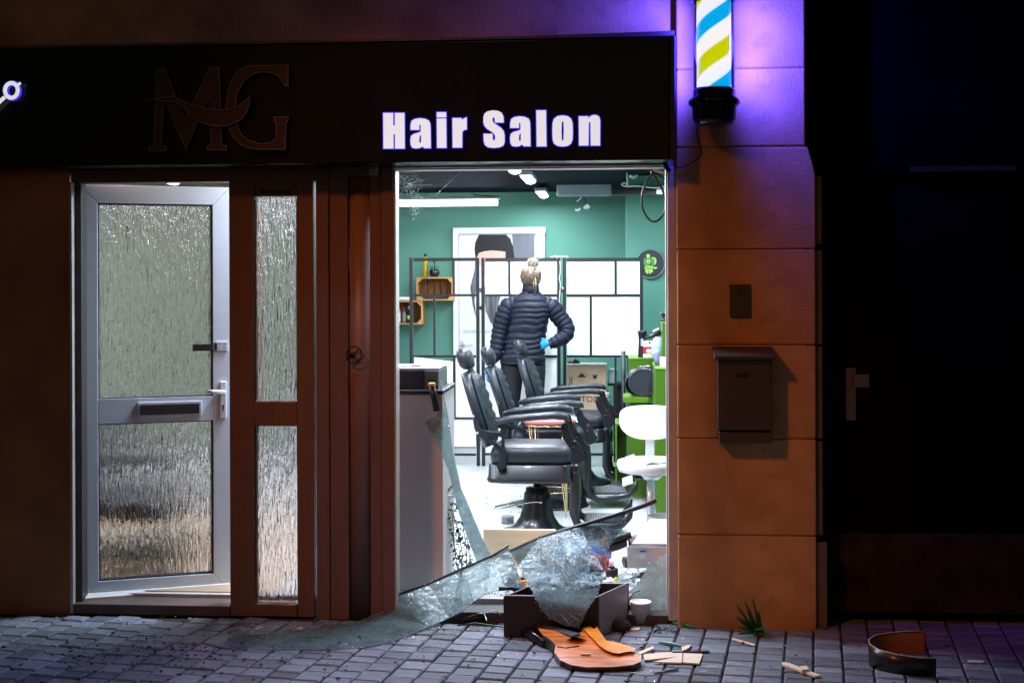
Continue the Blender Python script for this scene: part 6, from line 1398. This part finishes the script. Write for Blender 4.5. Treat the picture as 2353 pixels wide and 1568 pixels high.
splinter([(1542, 1497), (1630, 1494), (1625, 1498), (1545, 1500)], .006, 'thin dark stick above the pale board ends', M_guitside)
splinter([(1500, 1541), (1560, 1534), (1556, 1537), (1502, 1544)], .004, 'thin dark twig below the pale boards', M_guitside)
splinter([(1425, 1442), (1470, 1440), (1468, 1446), (1440, 1446)], .004, 'pale strip in front of the white pot')
for (pts, lb_, m_) in ((((1530, 1425), (1548, 1432), (1575, 1436), (1602, 1443)), 'green leaf blade right of the white pot', M_leaf), (((1512, 1474), (1530, 1477), (1560, 1483), (1580, 1489)), 'blue green leaf blade above the pale boards', mat('teal_leaf', (.08, .30, .25), .4))):
    q = MB(); q.tube([G(x_, y_, .008) for x_, y_ in pts], [.004, .010, .012, .002], 6, flat=.3); obj('fallen_leaf', q, m_, label=lb_, cat='leaf')
q = MB(); rr = random.Random(55)
for k in range(60): p = G(rr.uniform(1500, 1560), rr.uniform(1440, 1456), 0); crumb(q, p.x, p.y, .002, rr.uniform(.006, .014))
obj('dark_rubble', q, mat('rubble', (.03, .03, .03), .6), kind='stuff')
q = MB(); rr = random.Random(77)
for k in range(150):
    p = G(rr.gauss(1430, 110), min(1560, max(1445, rr.gauss(1500, 26))), 0); a = rr.uniform(0, PI); L = rr.uniform(.008, .05)
    d_ = Vector((math.cos(a), math.sin(a), 0)); n_ = Vector((-d_.y, d_.x, 0))*rr.uniform(.001, .003)
    q.add([tuple(p - d_*L/2 + Vector((0, 0, .003))), tuple(p + n_ + Vector((0, 0, .006))), tuple(p + d_*L/2 + Vector((0, 0, .004))), tuple(p - n_ + Vector((0, 0, .005)))], [(0, 1, 3), (1, 2, 3)])
obj('splinter_litter', q, M_splint, kind='stuff')
# guitar rim at right
c_ = G(2072, 1545, 0); t = thing('curved_guitar_fragment', 'curved black guitar side rim with orange inside, standing right of pillar', 'guitar part', (c_.x, c_.y, 0))
bx = G(1997, 1532, 0); ex = G(2150, 1552, 0); HH = .095
pth = [(2150, 1552), (2110, 1552), (2060, 1548), (2020, 1540), (1998, 1528), (1996, 1516), (2010, 1506), (2040, 1500), (2080, 1497), (2125, 1498)]
vo = [G(x_, y_, 0) for x_, y_ in pth]
hh_ = [.075, .078, .085, .09, .093, .093, .093, .093, .095, .095]
q = MB(); vs = []; fs = []
for v, h_ in zip(vo, hh_): vs += [(v.x, v.y, .001), (v.x, v.y, h_)]
for i in range(len(vo)-1): fs.append((2*i, 2*i+2, 2*i+3, 2*i+1))
q.add(vs, fs, True); o_ = obj('rim_outer', q, M_guitside, t); s_ = o_.modifiers.new('s', 'SOLIDIFY'); s_.thickness = .003; s_.offset = 1
q = MB(); vs = []; fs = []
cxm = sum(v.x for v in vo)/len(vo); cym = sum(v.y for v in vo)/len(vo)
for v, h_ in zip(vo, hh_):
    d_ = Vector((cxm-v.x, cym-v.y, 0)).normalized()*.007; vs += [(v.x+d_.x, v.y+d_.y, .001), (v.x+d_.x, v.y+d_.y, h_-.004)]
for i in range(len(vo)-1): fs.append((2*i, 2*i+2, 2*i+3, 2*i+1))
q.add(vs, fs, True); obj('rim_lining', q, mat('rim_orange', (.35, .12, .03), .4, var=.2), t)
q = MB(); q.tube([(v.x, v.y, h_ + .001) for v, h_ in zip(vo, hh_)], .003, 6); obj('binding', q, mat('binding', (.5, .42, .35), .4), t)
# palm sprig
p = G(1735, 1462, 0); t = thing('palm_frond', 'small green palm frond propped against the pillar foot', 'plant', (p.x, p.y + .05, 0))
q = MB(); rr = random.Random(61)
tips = [(1690, 1385), (1712, 1378), (1728, 1368), (1700, 1418), (1696, 1440), (1688, 1412), (1738, 1400), (1745, 1420), (1760, 1440), (1778, 1466), (1706, 1455), (1715, 1400), (1722, 1430), (1750, 1455), (1698, 1455), (1735, 1450), (1765, 1462), (1710, 1430)]
for (x_, y_) in tips:
    for dd in (0, 1):
        e_ = P(x_ + rr.uniform(-4, 4), y_ + rr.uniform(-3, 3), -.22 + rr.uniform(-.06, .04)); e_.z = max(.006, e_.z); b0 = Vector((p.x + .01 + rr.uniform(-.03, .03), p.y + .06, .012)); leafblade(q, b0, e_ - b0, (e_-b0).length, rr.uniform(.0045, .008), .02, Vector((0, -.8, .6)), 5)
o_ = obj('leaflets', q, M_leaf, t, kind='stuff')
q = MB(); q.tube([(p.x + .06, p.y - .01, .006), (p.x, p.y + .06, .015), (p.x - .03, p.y+.08, .05)], .004, 6); obj('stem', q, M_leaf, t)
q = MB(); p = G(1706, 1478, 0); q.ball((p.x, p.y, .006), (.010, .008, .006), 8, 5); obj('red_scrap', q, M_red, label='tiny red scrap on the setts below the palm frond', cat='scrap')
t = None
for (x_, y_, w, lb_) in ((600, 1441, 10, 'pale glass lump on the setts in front of the door sill'), (690, 1446, 18, 'clear glass lump left of the flat glass on the pavement'), (435, 1423, 14, 'flat pale glass flake in front of the white door'), (275, 1424, 12, 'thin bright glass flake close to the door left')):
    p = G(x_, y_, 0); q = MB(); rr = random.Random(x_)
    q.rings([[(p.x + w/500*.5*s_*math.cos(a)*rr.uniform(.7, 1.2), p.y + w/500*.4*s_*math.sin(a)*rr.uniform(.7, 1.2), .001 + z_*w/18) for a in [2*PI*j/7 for j in range(7)]] for s_, z_ in ((1, 0), (.9, .008), (.4, .015))], smooth=False); obj('glass_lump', q, M_crumb, label=lb_, cat='glass piece')
print('objects', len(bpy.data.objects))
